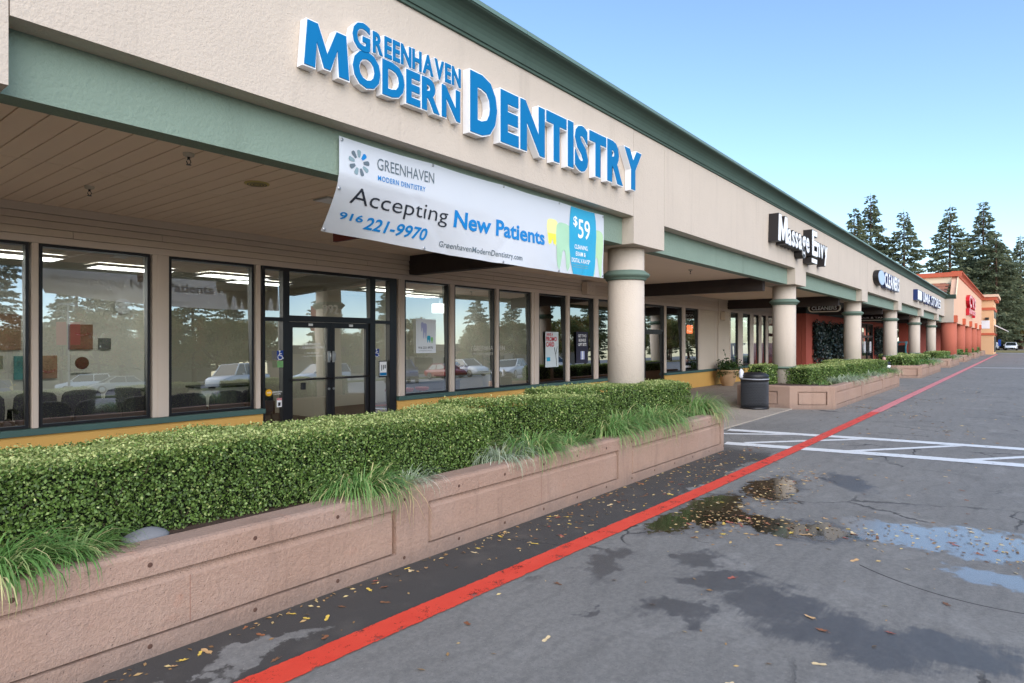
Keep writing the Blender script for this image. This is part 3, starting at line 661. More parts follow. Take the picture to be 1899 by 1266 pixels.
def troffer(x, y, label, wx=.6, wy=1.2):
    t = thing('ceiling_light', label, 'ceiling light', (x, y, 2.97), 'office ceiling lights')
    m = MB(); m.box(x - wx, x + wx, y - wy / 4, y - wy / 4 + .03, 2.93, 2.974); m.box(x - wx, x + wx, y + wy / 4 - .03, y + wy / 4, 2.93, 2.974)
    m.box(x - wx, x - wx + .03, y - wy / 4 + .03, y + wy / 4 - .03, 2.93, 2.974); m.box(x + wx - .03, x + wx, y - wy / 4 + .03, y + wy / 4 - .03, 2.93, 2.974)
    m.build('frame', WHITEP, t); MB().box(x - wx + .031, x + wx - .031, y - wy / 4 + .031, y + wy / 4 - .031, 2.945, 2.955).build('diffuser', LAMP, t)
for x, y, l in ((2.6, 11.0, 'lit fluorescent panel at the far left window'), (4.35, 11.5, 'lit fluorescent panel in the second window'), (6.05, 11.4, 'lit fluorescent panel in the third window'), (7.0, 12.2, 'lit fluorescent panel behind the transom'),
                (9.9, 11.6, 'lit fluorescent panel in the window right of the doors'), (11.6, 12.4, 'lit fluorescent panel behind the GREENHAVEN lettering'), (27.9, 11.6, 'lit fluorescent panel in the third shop')): troffer(x, y, l)
t = thing('pendant_lamp', 'white drum pendant lamp hanging in the office right of the doors', 'lamp', (11.3, 11.3, 2.45))
MB().lathe([(.01, 2.66), (.01, 2.975)], (11.3, 11.3, 0), 8).build('rod', CHROME, t); MB().lathe([(.2, 2.46), (.2, 2.68)], (11.3, 11.3, 0), 28).build('shade', emit('shade_glow', (1, .95, .86, 1), 1.0), t)
t = thing('spot_lamp', 'small warm spot lamp on the dark shop ceiling', 'lamp', (14.6, 12, 2.9))
MB().lathe([(.06, 2.9), (.08, 2.98)], (14.6, 12, 0), 16).build('housing', BLACKM, t); MB().lathe([(.05, 2.892), (.05, 2.898)], (14.6, 12, 0), 16).build('bulb', emit('warm_bulb', (1, .55, .2, 1), 14), t)
# waiting chairs
UPH = mk('chair_fabric', s(92, 88, 96), .9, .2, 30, .3, 90, .002); CHB = mk('chair_black', s(20, 19, 20), .5, .1)
def make_chair():
    t = thing('waiting_chair', 'x', 'chair')
    prof = [(-.29, .0), (-.30, .2), (-.285, .36), (-.24, .415), (-.12, .44), (.12, .44), (.24, .415), (.285, .36), (.30, .2), (.29, .0)]
    MB().prism([(a, .46 + b) for a, b in prof], 'y', -.035, .035).build('backrest', UPH, t, bevel=.02)
    MB().box(-.29, .29, .03, .54, .40, .49).build('seat', UPH, t, bevel=.03)
    for sx in (-1, 1):
        MB().tube([(sx * .33, .02, .42), (sx * .34, .04, .64), (sx * .34, .30, .66), (sx * .335, .48, .62)], .02).build('armrest', CHB, t)
        for yy in (.06, .48): MB().tube([(sx * .3, yy, .42), (sx * .32, yy + (.05 if yy > .2 else -.05), .0)], .014).build('leg', CHB, t)
    return t
ch = make_chair(); n = 0
for i, (x, y, rz, l) in enumerate([(2.05, 10.4, 0, 'dark chair back at the far left window edge'), (2.85, 10.4, 0, 'dark chair back touching the first window post'), (3.48, 10.35, 0, 'broad dark chair back at the middle of the second window'), (4.08, 10.4, 0, 'dark chair back partly behind the right edge of the second window'),
     (4.75, 10.4, 0, 'dark chair back at the left of the third window'), (5.4, 10.4, 0, 'dark chair back at the right of the third window'), (6.0, 10.5, 0, 'dark chair seen through the left sidelight'),
     (2.6, 12.5, 180, 'chair by the back wall seen in the far left window'), (3.3, 12.5, 180, 'chair by the back wall behind the first window post'), (3.95, 12.5, 180, 'chair by the back wall at the middle of the second window'), (4.6, 12.5, 180, 'chair by the back wall at the right of the second window')]):
    o = ch if i == 0 else copytree(ch)
    o.location = (x, y, .03); o.rotation_euler = (0, 0, R(rz)); tag(o, l, 'chair', 'waiting room chairs')
# pictures on the back wall
def picture(label, x0, x1, z0, z1, mat, extra=None, y=12.985):
    t = thing('wall_picture', label, 'picture', ((x0 + x1) / 2, y, z0), 'pictures on the waiting room wall')
    MB().box(x0, x1, y - .02, y + .012, z0, z1).build('canvas', mat, t)
    if extra: extra(t, y - .022)
SKIN = mk('print_skin', s(170, 132, 108), .6, .35, 5); SKIN2 = mk('print_skin_dark', s(146, 98, 80), .6, .35, 5)
def smile(cx, cz, wd):
    def f(t, y):
        MB().prism([(cx + wd * (i / 8 - .5), cz + wd * .5 * (i / 8 - .5) ** 2) for i in range(9)] + [(cx + wd * (.5 - i / 8), cz - wd * .18 + wd * .75 * (i / 8 - .5) ** 2) for i in range(9)], 'y', y - .002, y + .001).build('print', mk('print_lip', s(165, 70, 66), .5), t, recalc=False)
        MB().prism([(cx + wd * .8 * (i / 8 - .5), cz - .02 + wd * .3 * (i / 8 - .5) ** 2) for i in range(9)] + [(cx + wd * .8 * (.5 - i / 8), cz - wd * .11 + wd * .5 * (i / 8 - .5) ** 2) for i in range(9)], 'y', y - .004, y - .0025).build('print', WHITEP, t, recalc=False)
    return f
picture('large portrait canvas at the far left window', 2.55, 3.22, 1.61, 2.2, SKIN, smile(2.75, 1.86, .22))
picture('red toned smile canvas in the second window', 3.9, 4.27, 1.61, 2.05, SKIN2, smile(4.1, 1.88, .2))
picture('smile canvas low beside the first window post', 3.45, 3.73, 1.12, 1.51, SKIN, smile(3.6, 1.25, .2))
picture('teal and green canvas low in the far left window', 3.13, 3.35, 1.12, 1.51, mk('print_pool', s(90, 150, 150), .6, .5, 4))
picture('small grey and yellow card at the far left', 2.72, 2.98, 1.3, 1.52, mk('print_card', s(150, 150, 130), .6, .3, 9))
picture('small black and white canvas in the second window', 4.36, 4.56, 1.61, 1.81, mk('print_bw', s(110, 110, 112), .6, .7, 9))
def disc(t, y): MB().lathe([(.11, 0), (.11, .003)], (4.1, y - .003, 1.37), 24, 'y').build('print', mk('print_maroon', s(96, 44, 34), .6, .4, 14), t)
picture('pale canvas with a round maroon motif in the second window', 3.93, 4.25, 1.2, 1.52, IW, disc)
# smoke detector and reception desks
t = thing('smoke_detector', 'white oval emergency light high on the waiting room wall', 'detector', (4.75, 12.98, 2.35)); MB().lathe([(.14, 0), (.14, .04), (.1, .06)], (4.75, 12.93, 2.4), 24, 'y').build('housing', WHITEP, t)
GREYC = mk('counter_grey', s(150, 150, 148), .5, .05)
def desk(label, x0, x1, y0, y1, h, body, top):
    t = thing('reception_counter', label, 'counter', ((x0 + x1) / 2, y0, .03)); box('cabinet', body, t, x0, x1, y0, y1, .03, h); box('counter_top', top, t, x0 - .03, x1 + .03, y0 - .03, y1 + .03, h + .001, h + .04)
desk('white reception counter with dark top in the third window', 5.9, 7.1, 12.3, 12.9, .84, IW, BLACKP)
desk('low white cabinet behind the chairs in the third window', 4.95, 5.25, 12.3, 12.9, .84, IW, BLACKP)
desk('grey desk behind the GREENHAVEN window lettering', 10.3, 11.7, 11.0, 11.7, .78, mk('desk_purple', s(92, 92, 110), .5, .05), GREYC)
desk('beige counter in the window left of the promo poster', 11.75, 12.8, 11.2, 11.9, .85, mk('desk_beige', s(178, 168, 150), .6, .05), GREYC)
t = thing('flower_box', 'brown gift box with blue ribbons on the desk', 'box', (12.0, 11.4, .9)); MB().prism([(11.8, .895), (12.3, .895), (12.36, 1.12), (11.74, 1.12)], 'y', 11.3, 11.6).build('box', mk('brown_box', s(130, 84, 52), .7, .2, 8), t); MB().lathe([(.05, 1.12), (.11, 1.16), (.03, 1.22)], (12.05, 11.45, 0), 12).build('ribbon', BLUEF, t)
RCH = mk('red_chair', s(190, 60, 70), .5, .05)
for x, l in ((8.95, 'low red stool left in the window right of the doors'), (9.35, 'low red stool in the middle of the window right of the doors'), (9.8, 'low red stool at the right edge of the window right of the doors')):
    t = thing('red_stool', l, 'stool', (x, 10.35, .03), 'red stools in the office'); MB().lathe([(.02, .66), (.13, .68), (.16, .72), (.15, .75)], (x, 10.35, 0), 20).build('seat', RCH, t); MB().lathe([(.15, .03), (.03, .06), (.025, .66)], (x, 10.35, 0), 16).build('leg', CHROME, t)

# ------------------------------------------------------------------ red shops farther along
RW = 8.3
box('red_wall', REDW, BL, 33.5, 47.3, RW, RW + .2, .022, 3.13); box('red_side_wall', REDW, BL, 33.5, 33.7, RW + .21, YW + .1, .022, 3.13)
box('red_wall', REDW, BL, 51.4, 57.6, RW, RW + .2, .022, 3.13); box('red_wall', REDW, BL, 61.5, XE, RW, RW + .2, .022, 3.13); box('red_wall', REDW, BL, 47.31, 51.39, RW + .001, RW + .2, 2.97, 3.13)
box('dark_band', DKGREEN, BL, 33.4, XE, RW - .06, RW - .002, 3.131, 3.439); box('trim_strip', POST, BL, 28.9, 36.0, 7.7, 7.76, 3.34, 3.438)
box('red_pier', REDW, BL, 60.4, 61.2, 6.9, 7.9, .022, 3.43)
plain_door('salon_door', 'dark glass salon double doors with leaflets beyond the third column', 47.32, 51.38, 49.35, RW)
for x in (48.3, 50.3): tag(MB().box(x - .3, x + .3, RW - .03, RW - .012, 1.0, 1.75).build('door_leaflet', WHITEP), 'white leaflet taped to the salon doors', 'leaflet', 'leaflets on the salon doors')
t = thing('red_door', 'red panelled door with small window panes behind the payphone', 'door', (59, RW, .022))
box('leaf', REDW, t, 57.7, 61.4, RW + .03, RW + .09, .03, 3.1); box('frame', mk('door_dkred', s(96, 34, 30), .6), t, 57.61, 57.9, RW - .01, RW + .029, .03, 3.12)
for i in range(2):
    for j in range(3): box('pane', mk('frost_pane', s(170, 175, 180), .2), t, 58.6 + i * .75, 59.2 + i * .75, RW + .01, RW + .029, 2.05 + j * .27, 2.27 + j * .27)
box('handle', WHITEP, t, 59.9, 60.0, RW - .02, RW + .029, 1.25, 1.6)
def trellis(label, x0, x1, z0, z1, y=RW - .14):
    t = thing('ivy_trellis', label, 'trellis', ((x0 + x1) / 2, y, .022), 'ivy trellises on the red wall')
    m = MB()
    for x in np.linspace(x0 + .2, x1 - .2, 7): m.tube([(x, y + .08, .022), (x, y + .08, z1)], .02, 6)
    for z in np.linspace(z0, z1, 5): m.tube([(x0, y + .08, z), (x1, y + .08, z)], .014, 6)
    m.build('lattice', BLACKM, t)
    n = int((x1 - x0) * (z1 - z0) * 520); P = np.stack([RNG.uniform(x0, x1, n), RNG.normal(y, .06, n), z0 + (z1 - z0) * RNG.beta(1.3, 1.0, n)], 1)
    k = n // 14; P[:k, 2] = z1 + np.abs(RNG.normal(0, .14, k)); P[:k, 0] = RNG.choice(np.linspace(x0 + .3, x1 - .3, 6), k) + RNG.normal(0, .3, k)
    keep = RNG.random(n) < np.clip((P[:, 2] - z0) / .5, .3, 1); P = P[keep]
    raw('ivy', leaves(P, np.array([0, -1, .3]), .12, .7, .7), 4, IVY, RNG.beta(1.2, 2.6, len(P)), t)
trellis('wide dark ivy trellis between the second and third columns', 34.6, 42.5, .5, 2.5); trellis('dark ivy trellis just beyond the salon doors', 51.6, 56.2, .5, 2.5)
# payphone
PH = mk('phone_teal', s(58, 132, 144), .4, .1)
t = thing('payphone', 'teal hooded payphone on a black post before the red door', 'payphone', (58.2, 7.4, .022))
MB().tube([(58.2, 7.5, .022), (58.2, 7.5, .75)], .07, 10).build('post', BLACKM, t)
hood = [(.0, .62), (.35, .62), (.42, .72), (.18, .95), (.12, 1.3), (.35, 1.55), (.6, 1.62), (.52, 1.75), (.2, 1.78), (-.08, 1.62), (-.2, 1.2), (-.12, .8)]
for k in (-1, 1): MB().prism([(58.2 + a * 1.4, b) for a, b in hood], 'y', 7.42 + k * .28 - .03, 7.42 + k * .28 + .03).build('side_panel', PH, t)
MB().box(58.02, 58.5, 7.2, 7.64, .85, 1.45).build('phone_box', BLACKP, t); MB().box(58.0, 58.9, 7.15, 7.69, 1.66, 1.74).build('hood', PH, t)
# ash urn with striped top near planter end
t = thing('ash_urn', 'small black and white banded urn at the end of the second planter', 'urn', (33.4, 4.95, .0))
MB().lathe([(.0, .0), (.2, .0), (.22, .1), (.24, .45), (.26, .56)], (33.4, 4.95, 0), 24).build('body', BLACKP, t); MB().lathe([(.262, .56), (.262, .68)], (33.4, 4.95, 0), 24).build('white_band', WHITEP, t)
MB().lathe([(.264, .681), (.25, .8), (.15, .84), (.06, .86)], (33.4, 4.95, 0), 24).build('lid', BLACKP, t); MB().lathe([(.06, .861), (.08, .95), (.05, 1.04), (.0, 1.05)], (33.4, 4.95, 0), 16).build('knob', mk('urn_knob', s(190, 150, 140), .5), t)
# hanging oval CLEANERS sign, second hanging sign
t = thing('hanging_sign', 'oval dark CLEANERS blade sign hanging under the arcade', 'sign', (30.0, 6.7, 3.06))
def oval(y0, y1, z0, z1, n=10):
    r = (z1 - z0) / 2; zc = (z0 + z1) / 2
    return [(y1 - r + r * math.cos(a), zc + r * math.sin(a)) for a in np.linspace(-math.pi / 2, math.pi / 2, n)] + [(y0 + r + r * math.cos(a), zc + r * math.sin(a)) for a in np.linspace(math.pi / 2, 3 * math.pi / 2, n)]
MB().prism(oval(6.05, 7.35, 3.02, 3.36), 'x', 30.0, 30.06).build('rim', mk('sign_rim', s(236, 222, 204), .6), t); MB().prism(oval(6.11, 7.29, 3.06, 3.32), 'x', 29.99, 29.999).build('panel', mk('sign_maroon', s(52, 22, 22), .5), t)
flat_text('lettering', 'CLEANERS', 0.0, 1.0, 3.115, .15, lambda x, z: (29.985, 7.2 - x, z), DECAL, t, .016)
for y in (6.3, 7.1): MB().tube([(30.03, y, 3.35), (30.03, y, 3.44)], .012, 6).build('hanger', BLACKM, t)
t = thing('hanging_sign', 'black blade sign with two rows of small white lettering past the third column', 'sign', (46, 7.2, 2.95))
MB().box(44.6, 44.66, 6.4, 8.1, 2.96, 3.3).build('panel', BLACKP, t); flat_text('lettering', 'HAIR & TAN', 0, 1.35, 3.16, .10, lambda x, z: (44.59, 7.95 - x, z), DECAL, t, .02); MB().box(44.585, 44.599, 6.6, 7.9, 3.03, 3.08).build('lettering', GREYD, t)
for y in (6.8, 7.8): MB().tube([(44.63, y, 3.3), (44.63, y, 3.44)], .012, 6).build('hanger', BLACKM, t)
# small fittings under the soffit
def sprinkler(x, y, label):
    t = thing('sprinkler', label, 'sprinkler', (x, y, 3.36), 'soffit sprinklers')
    MB().lathe([(.05, 3.466), (.045, 3.44), (.02, 3.43)], (x, y, 0), 16, cap=False).build('escutcheon', mk('bone_plastic', s(196, 184, 164), .6) if 'bone_plastic' not in bpy.data.materials else bpy.data.materials['bone_plastic'], t)
    m = MB(); m.lathe([(.012, 3.41), (.012, 3.44)], (x, y, 0), 10)
    for k in (-1, 1): m.tube([(x + k * .01, y, 3.41), (x + k * .02, y, 3.39), (x + k * .006, y, 3.365)], .004, 6)
    m.lathe([(.022, 3.36), (.022, 3.364)], (x, y, 0), 12); m.build('head', BLACKM, t)
for q in ((2.625, 8.07, 'pendent sprinkler near the wall at upper left'), (2.73, 5.95, 'pendent sprinkler just behind the green beam'), (14.6, 6.2, 'pendent sprinkler in the second bay'), (20.6, 7.6, 'pendent sprinkler beside the second ceiling beam')): sprinkler(*q)
t = thing('soffit_speaker', 'round yellowed speaker grille in the plank soffit', 'speaker', (3.71, 6.5, 3.46)); MB().lathe([(.0, 3.452), (.10, 3.452), (.13, 3.458), (.13, 3.466)], (3.71, 6.5, 0), 28, cap=False).build('grille', mk('yellowed_plastic', s(196, 178, 110), .6, .1), t)
for i in range(3): MB().lathe([(.03 + i * .03, 3.450), (.042 + i * .03, 3.450)], (3.71, 6.5, 0), 24, cap=False).build('slot', BLACKM, t)
t = thing('neon_sign', 'small glowing red sign in the dark shop window right of the first column', 'sign', (22.8, YW + .1, 2.0))
box('backing', BLACKP, t, 22.5, 23.2, YW + .11, YW + .13, 1.95, 2.45)
m = MB()
for k in range(3): m.box(22.6 + k * .18, 22.72 + k * .18, YW + .09, YW + .108, 2.05, 2.36); m.box(22.56 + k * .18, 22.74 + k * .18, YW + .088, YW + .0895, 2.16 + .06 * k, 2.2 + .06 * k)
m.build('neon_tube', emit('neon_red', (1, .18, .06, 1), 2.5), t)
t = thing('arcade_sign', 'small dark red blade sign mostly hidden behind the banner', 'sign', (5.0, 6.9, 2.98)); box('panel', mk('sign_dkred', s(92, 34, 26), .6), t, 5.0, 5.05, 6.45, 6.93, 3.03, 3.2); MB().tube([(5.02, 6.7, 3.2), (5.02, 6.7, 3.466)], .012, 6).build('hanger', BLACKM, t)
t = thing('arcade_light', 'flat square light fitting on the soffit beside the banner', 'light', (4.55, 6.62, 3.43)); box('housing', CHROME, t, 4.55, 4.8, 6.42, 6.70, 3.45, 3.466); box('diffuser', WHITEP, t, 4.57, 4.78, 6.44, 6.68, 3.446, 3.4495)
def wallbox(x, y, z, label):
    t = thing('emergency_light', label, 'light', (x, y, z)); MB().box(x, x + .42, y, YW - .036, z, z + .34).build('housing', SIDING, t, bevel=.01)
    for i in range(2):
        for j in range(2): MB().lathe([(.035, 0), (.035, .012)], (x + .13 + i * .16, y - .012, z + .1 + j * .15), 14, 'y').build('lens', POST, t)
wallbox(15.15, 9.42, 3.06, 'beige emergency light box above the window beside the first column'); wallbox(25.65, 9.42, 2.62, 'beige light box above the third shop windows')

# ------------------------------------------------------------------ fascia signs
sg = thing('dentistry_sign', 'blue channel letter sign reading GREENHAVEN MODERN DENTISTRY on the fascia', 'sign', (6.2, 4.9, 4.1))
channel_row(sg, 'M', 3.194, 3.691, 4.153, 4.153, 0.395, 4.947, .09, WHITEP, BLUEF, .03, .022)
channel_row(sg, 'ODERN', 3.716, 5.182, 4.168, 4.184, 0.309, 4.947, .085, WHITEP, BLUEF, .036, .024, .02)
channel_row(sg, 'G', 3.711, 3.929, 4.493, 4.493, 0.238, 4.947, .09, WHITEP, BLUEF, .032, .028)
channel_row(sg, 'REENHAVEN', 3.950, 5.182, 4.523, 4.559, 0.188, 4.947, .09, WHITEP, BLUEF, .03, .03, .02)
channel_row(sg, 'D', 5.308, 5.795, 4.148, 4.148, 0.608, 4.947, .105, WHITEP, BLUEF, .044, .018)
channel_row(sg, 'ENTISTRY', 5.841, 9.461, 4.158, 4.204, 0.553, 4.947, .105, WHITEP, BLUEF, .044, .018, .02)
sg = thing('massage_sign', 'black sided white letter sign reading Massage Envy above the second column', 'sign', (18.5, 4.9, 4.0))
channel_row(sg, 'M', 16.4, 17.25, 4.25, 4.25, .66, 4.947, .24, BLACKC, WHITEP, .03, .02)
channel_row(sg, 'assage', 17.3, 19.45, 4.27, 4.27, .56, 4.947, .22, BLACKC, WHITEP, .02, .03, .03)
channel_row(sg, 'E', 19.65, 20.25, 4.25, 4.25, .66, 4.947, .24, BLACKC, WHITEP, .03, .02)
channel_row(sg, 'nvy', 20.3, 21.6, 4.27, 4.27, .56, 4.947, .22, BLACKC, WHITEP, .02, .03, .03)
lt = MB().box(19.6, 20.2, 4.71, 4.947, 4.0, 4.14).build('letter', BLACKC, sg); MB().box(19.61, 20.19, 4.70, 4.709, 4.01, 4.13).build('letter_face', WHITEP, lt)
sg = thing('cleaners_sign', 'blue and white CLEANERS letter sign with round logo on the fascia', 'sign', (33.5, 4.9, 4.15))
ell = lambda k: [(31.4 + .85 * k * math.cos(2 * math.pi * i / 32), 4.49 + .33 * k * math.sin(2 * math.pi * i / 32)) for i in range(32)]
dd = MB().prism(ell(1), 'y', 4.745, 4.947).build('logo_can', BLACKC, sg); MB().prism(ell(.93), 'y', 4.73, 4.744).build('logo_face', mk('logo_blue', s(168, 186, 214), .4), dd)
channel_row(sg, 'CLEANERS', 32.3, 36.5, 4.2, 4.2, .58, 4.947, .2, NAVYF, WHITEP, .02, .03, .05)
sg = thing('store_sign', 'navy and white letter sign at the far end of the cream fascia', 'sign', (50, 4.9, 4.1))
lt = MB().box(43.3, 45.2, 4.72, 4.947, 4.15, 4.76).build('logo_box', NAVYF, sg); MB().box(43.35, 45.15, 4.71, 4.719, 4.2, 4.71).build('logo_face', WHITEP, lt)
channel_row(sg, 'UMA STORES', 45.8, 56.5, 4.17, 4.17, .58, 4.947, .22, NAVYF, WHITEP, .01, .02, .06)

# ------------------------------------------------------------------ vinyl banner
def BN(q, r):
    """q 0..4.95 along, r 0..1 down from the top edge -> point on the hanging cloth"""
    k = math.exp(-(q / 1.5) ** 1.5); e = max(0, r - .37) / .61
    y = 5.115 + .36 * k * e ** 1.25 + .012 * math.sin(q * 3.1 + r * 2) * e + .02 * math.sin(q * 1.3 + 1) * e
    y += .014 * math.exp(-((q - .75 - (r - .3) * .9) / .12) ** 2) * e - .012 * math.exp(-((q - 1.9 - (r - .5) * 1.3) / .15) ** 2) * e + .007 * math.sin(q * 9 - r * 7) * (.25 + e) + .012 * math.exp(-((q - .55 - r * 1.1) / .05) ** 2) * min(1, r * 2) + .010 * math.exp(-((q - 2.6 + (r - .6) * .8) / .07) ** 2) * e - .010 * math.exp(-((q - 3.2 - (r - .6) * 1.5) / .09) ** 2) * e + .009 * math.exp(-((r - .40 - .05 * q) / .03) ** 2) * k + .010 * math.exp(-((q - 4.55 + (r - .5) * .35) / .05) ** 2) * e
    z = 3.72 + .0 * q - r * (1 - .12 * k * e) * (1 + .02 * math.sin(math.pi * q / 4.95)) - .012 * math.sin(math.pi * ((q % 1.24) / 1.24)) * (1 - r / .98)
    x = 3.76 + q + .06 * k * e
    return (x, y, z)
def banner_mat():
    n = N('vinyl_banner'); tr = n.n('ShaderNodeBsdfTranslucent'); n.put(tr, 0, s(235, 238, 244))
    b = n.bsdf(s(220, 223, 229), .32, n.bump(n.noise(3, 3), .25, .03), Specular_IOR_Level=.5)
    mx = n.n('ShaderNodeMixShader'); n.put(mx, 0, .22); n.t.links.new(b, mx.inputs[1]); n.t.links.new(tr.outputs[0], mx.inputs[2]); return n.done(mx.outputs[0])
ba = thing('vinyl_banner', 'white vinyl banner reading Accepting New Patients hung on the green beam', 'banner', (6.2, 5.1, 2.74))
nq, nr = 100, 24; m = MB()
vsb = [BN(4.95 * i / nq, .98 * j / nr) for j in range(nr + 1) for i in range(nq + 1)]
m.add(vsb, [(j * (nq + 1) + i, j * (nq + 1) + i + 1, (j + 1) * (nq + 1) + i + 1, (j + 1) * (nq + 1) + i) for j in range(nr) for i in range(nq)], True)
m.build('cloth', banner_mat(), ba, recalc=False)
def bf(off): return lambda x, z: (BN(x, z)[0], BN(x, z)[1] - off, BN(x, z)[2])
def bt(body, q0, q1, r, h, mat, bold=0, shear=0, off=.006, space=1.):
    fn = bf(off); return flat_text('lettering', body, q0, q1, -r, h, lambda x, z: fn(x, -z), mat, ba, bold, shear, space, .07)
def bpoly(pts, mat, off=.004, name='print'):
    bm = bmesh.new(); vv = [bm.verts.new((a, b, 0)) for a, b in pts]; bm.faces.new(vv)
    for ax in (0, 1):
        lo, hi = min(p[ax] for p in pts), max(p[ax] for p in pts); c = lo + .05
        while c < hi:
            nn = [0, 0, 0]; nn[ax] = 1; cc = [0, 0, 0]; cc[ax] = c
            bmesh.ops.bisect_plane(bm, geom=bm.verts[:] + bm.edges[:] + bm.faces[:], plane_co=cc, plane_no=nn); c += .05
    bm.verts.index_update(); v = [bf(off)(q.co.x, q.co.y) for q in bm.verts]; f = [tuple(q.index for q in fc.verts) for fc in bm.faces]; bm.free()
    return put_mesh(name, v, f, mat, ba)
BLK = mk('print_black', s(40, 44, 52), .4, .03); BNB = mk('print_blue', s(8, 122, 190), .4, .03); GRY = mk('print_grey', s(96, 108, 116), .4, .03); GRY2 = mk('print_greyteal', s(128, 150, 156), .4, .03)
for i in range(9):                     # petal ring logo
    a = R(40 * i + 50); ca, sa = math.cos(a), math.sin(a); pts = []
    for rr, ww in ((.055, .012), (.085, .02), (.115, .024), (.128, .012)): pts.append((rr, ww))
    P = [(r_, w_) for r_, w_ in pts] + [(r_, -w_) for r_, w_ in pts[::-1]]
    bpoly([(.235 + r_ * ca - w_ * sa, .205 - (r_ * sa + w_ * ca)) for r_, w_ in P], BNB if i == 0 else (GRY2 if i % 2 else GRY), name='logo_petal')
bt('GREENHAVEN', .46, 1.26, .215, .115, GRY, 0); bt('MODERN DENTISTRY', .47, 1.13, .325, .05, BNB, .012, 0, .006, 1.15)
bt('Accepting', .18, 1.50, .615, .165, BLK, -.004); bt('New Patients', 1.60, 3.36, .635, .185, BNB, .028)
bt('916', .13, .40, .80, .075, BNB, .02); bt('221-9970', .43, 1.24, .865, .135, BNB, .022, .15)
bt('GreenhavenModernDentistry.com', 1.44, 2.86, .90, .068, GRY, .006)
def toothp(cx, top, wd, h): return [(cx + a * wd, top + (1.08 - b) * h) for a, b in [(-.5, 1), (-.35, 1.06), (-.15, 1.08), (.15, 1.08), (.35, 1.06), (.5, 1), (.56, .75), (.5, .45), (.42, .1), (.3, 0), (.2, .1), (.1, .42), (0, .48), (-.1, .42), (-.2, .1), (-.3, 0), (-.42, .1), (-.5, .45), (-.56, .75)]]
bpoly(toothp(3.55, .26, .24, .34), mk('print_lemon', s(232, 228, 150), .4), .003); bpoly([(3.44, .46), (3.66, .46), (3.65, .52), (3.62, .60), (3.58, .60), (3.55, .52), (3.52, .60), (3.47, .60)], YEL, .0035)
bpoly(toothp(3.83, .28, .36, .62), mk('print_mint', s(166, 204, 170), .4), .005); bpoly(toothp(4.74, .26, .34, .68), mk('print_lime', s(176, 206, 160), .4), .005)
drop = [(4.01, .005), (4.66, .005), (4.70, .12), (4.72, .35), (4.71, .62), (4.68, .82), (4.64, .975), (4.08, .975), (4.02, .82), (3.98, .6), (3.97, .32), (3.99, .12)]
bpoly(drop, mk('print_cyan', s(40, 156, 194), .4, .05), .006)
bt('$', 4.07, 4.18, .265, .13, WHITEP, .02, 0, .009); bt('59', 4.2, 4.53, .43, .27, WHITEP, .012, 0, .009)
bt('CLEANING,', 4.12, 4.48, .60, .06, WHITEP, .015, 0, .009); bt('EXAM &', 4.16, 4.42, .70, .06, WHITEP, .015, 0, .009); bt('DIGITAL X-RAYS*', 4.04, 4.54, .80, .06, WHITEP, .015, 0, .009)
for k in range(2): bpoly([(4.06, .835 + k * .03), (4.5, .835 + k * .03), (4.5, .842 + k * .03), (4.06, .842 + k * .03)], GRY2, .008, 'small_print')
for q, r in [(.03, .03), (1.24, .02), (2.48, .02), (3.72, .02), (4.92, .03), (.03, .5), (4.92, .95), (.03, .95), (1.24, .96), (2.48, .96), (3.72, .96)]:
    p = BN(q, r); MB().lathe([(.006, 0), (.016, 0), (.016, .004), (.006, .004)], (p[0], p[1] - .008, p[2]), 14, 'y', cap=False).build('grommet', CHROME, ba)

# ------------------------------------------------------------------ planters
def panel_face(A, B, z0, z1, panels, parent, wallmb, zlo=.11, zhi=.455):
    """vertical face A->B (outward normal to the right of A->B) with V-grooved raised panels"""
    A = Vector((*A, 0)); B = Vector((*B, 0)); d = (B - A).normalized(); L = (B - A).length; nn = Vector((d.y, -d.x, 0))
    P = lambda u, z, o=0: tuple(A + d * u + nn * o + Vector((0, 0, z)))
    u = 0
    def q(u0, u1, za, zb): wallmb.add([P(u0, za), P(u1, za), P(u1, zb), P(u0, zb)], [(0, 1, 2, 3)])
    for a, b in panels:
        q(u, a, z0, z1); q(a, b, z0, zlo); q(a, b, zhi, z1); u = b
    q(u, L, z0, z1)
    for a, b in panels:
        rings = []
        for ins_t, ins_s, dep in ((0, 0, 0), (.002, .004, -.045), (.014, .014, -.045), (.06, .04, -.004)):
            rings.append([P(a + ins_s, zlo + (.004 if dep < -.01 else 0) + (ins_t * .25 if ins_t > .02 else 0), dep), P(b - ins_s, zlo + (.004 if dep < -.01 else 0) + (ins_t * .25 if ins_t > .02 else 0), dep), P(b - ins_s, zhi - ins_t, dep), P(a + ins_s, zhi - ins_t, dep)])
        m = MB(); v = [p for r_ in rings for p in r_]; f = []
        for k in range(3):
            for j in range(4): f.append((k * 4 + j, k * 4 + (j + 1) % 4, (k + 1) * 4 + (j + 1) % 4, (k + 1) * 4 + j))
        f.append((12, 13, 14, 15)); m.add(v, f); m.build('panel', PLANTER, parent, recalc=False)
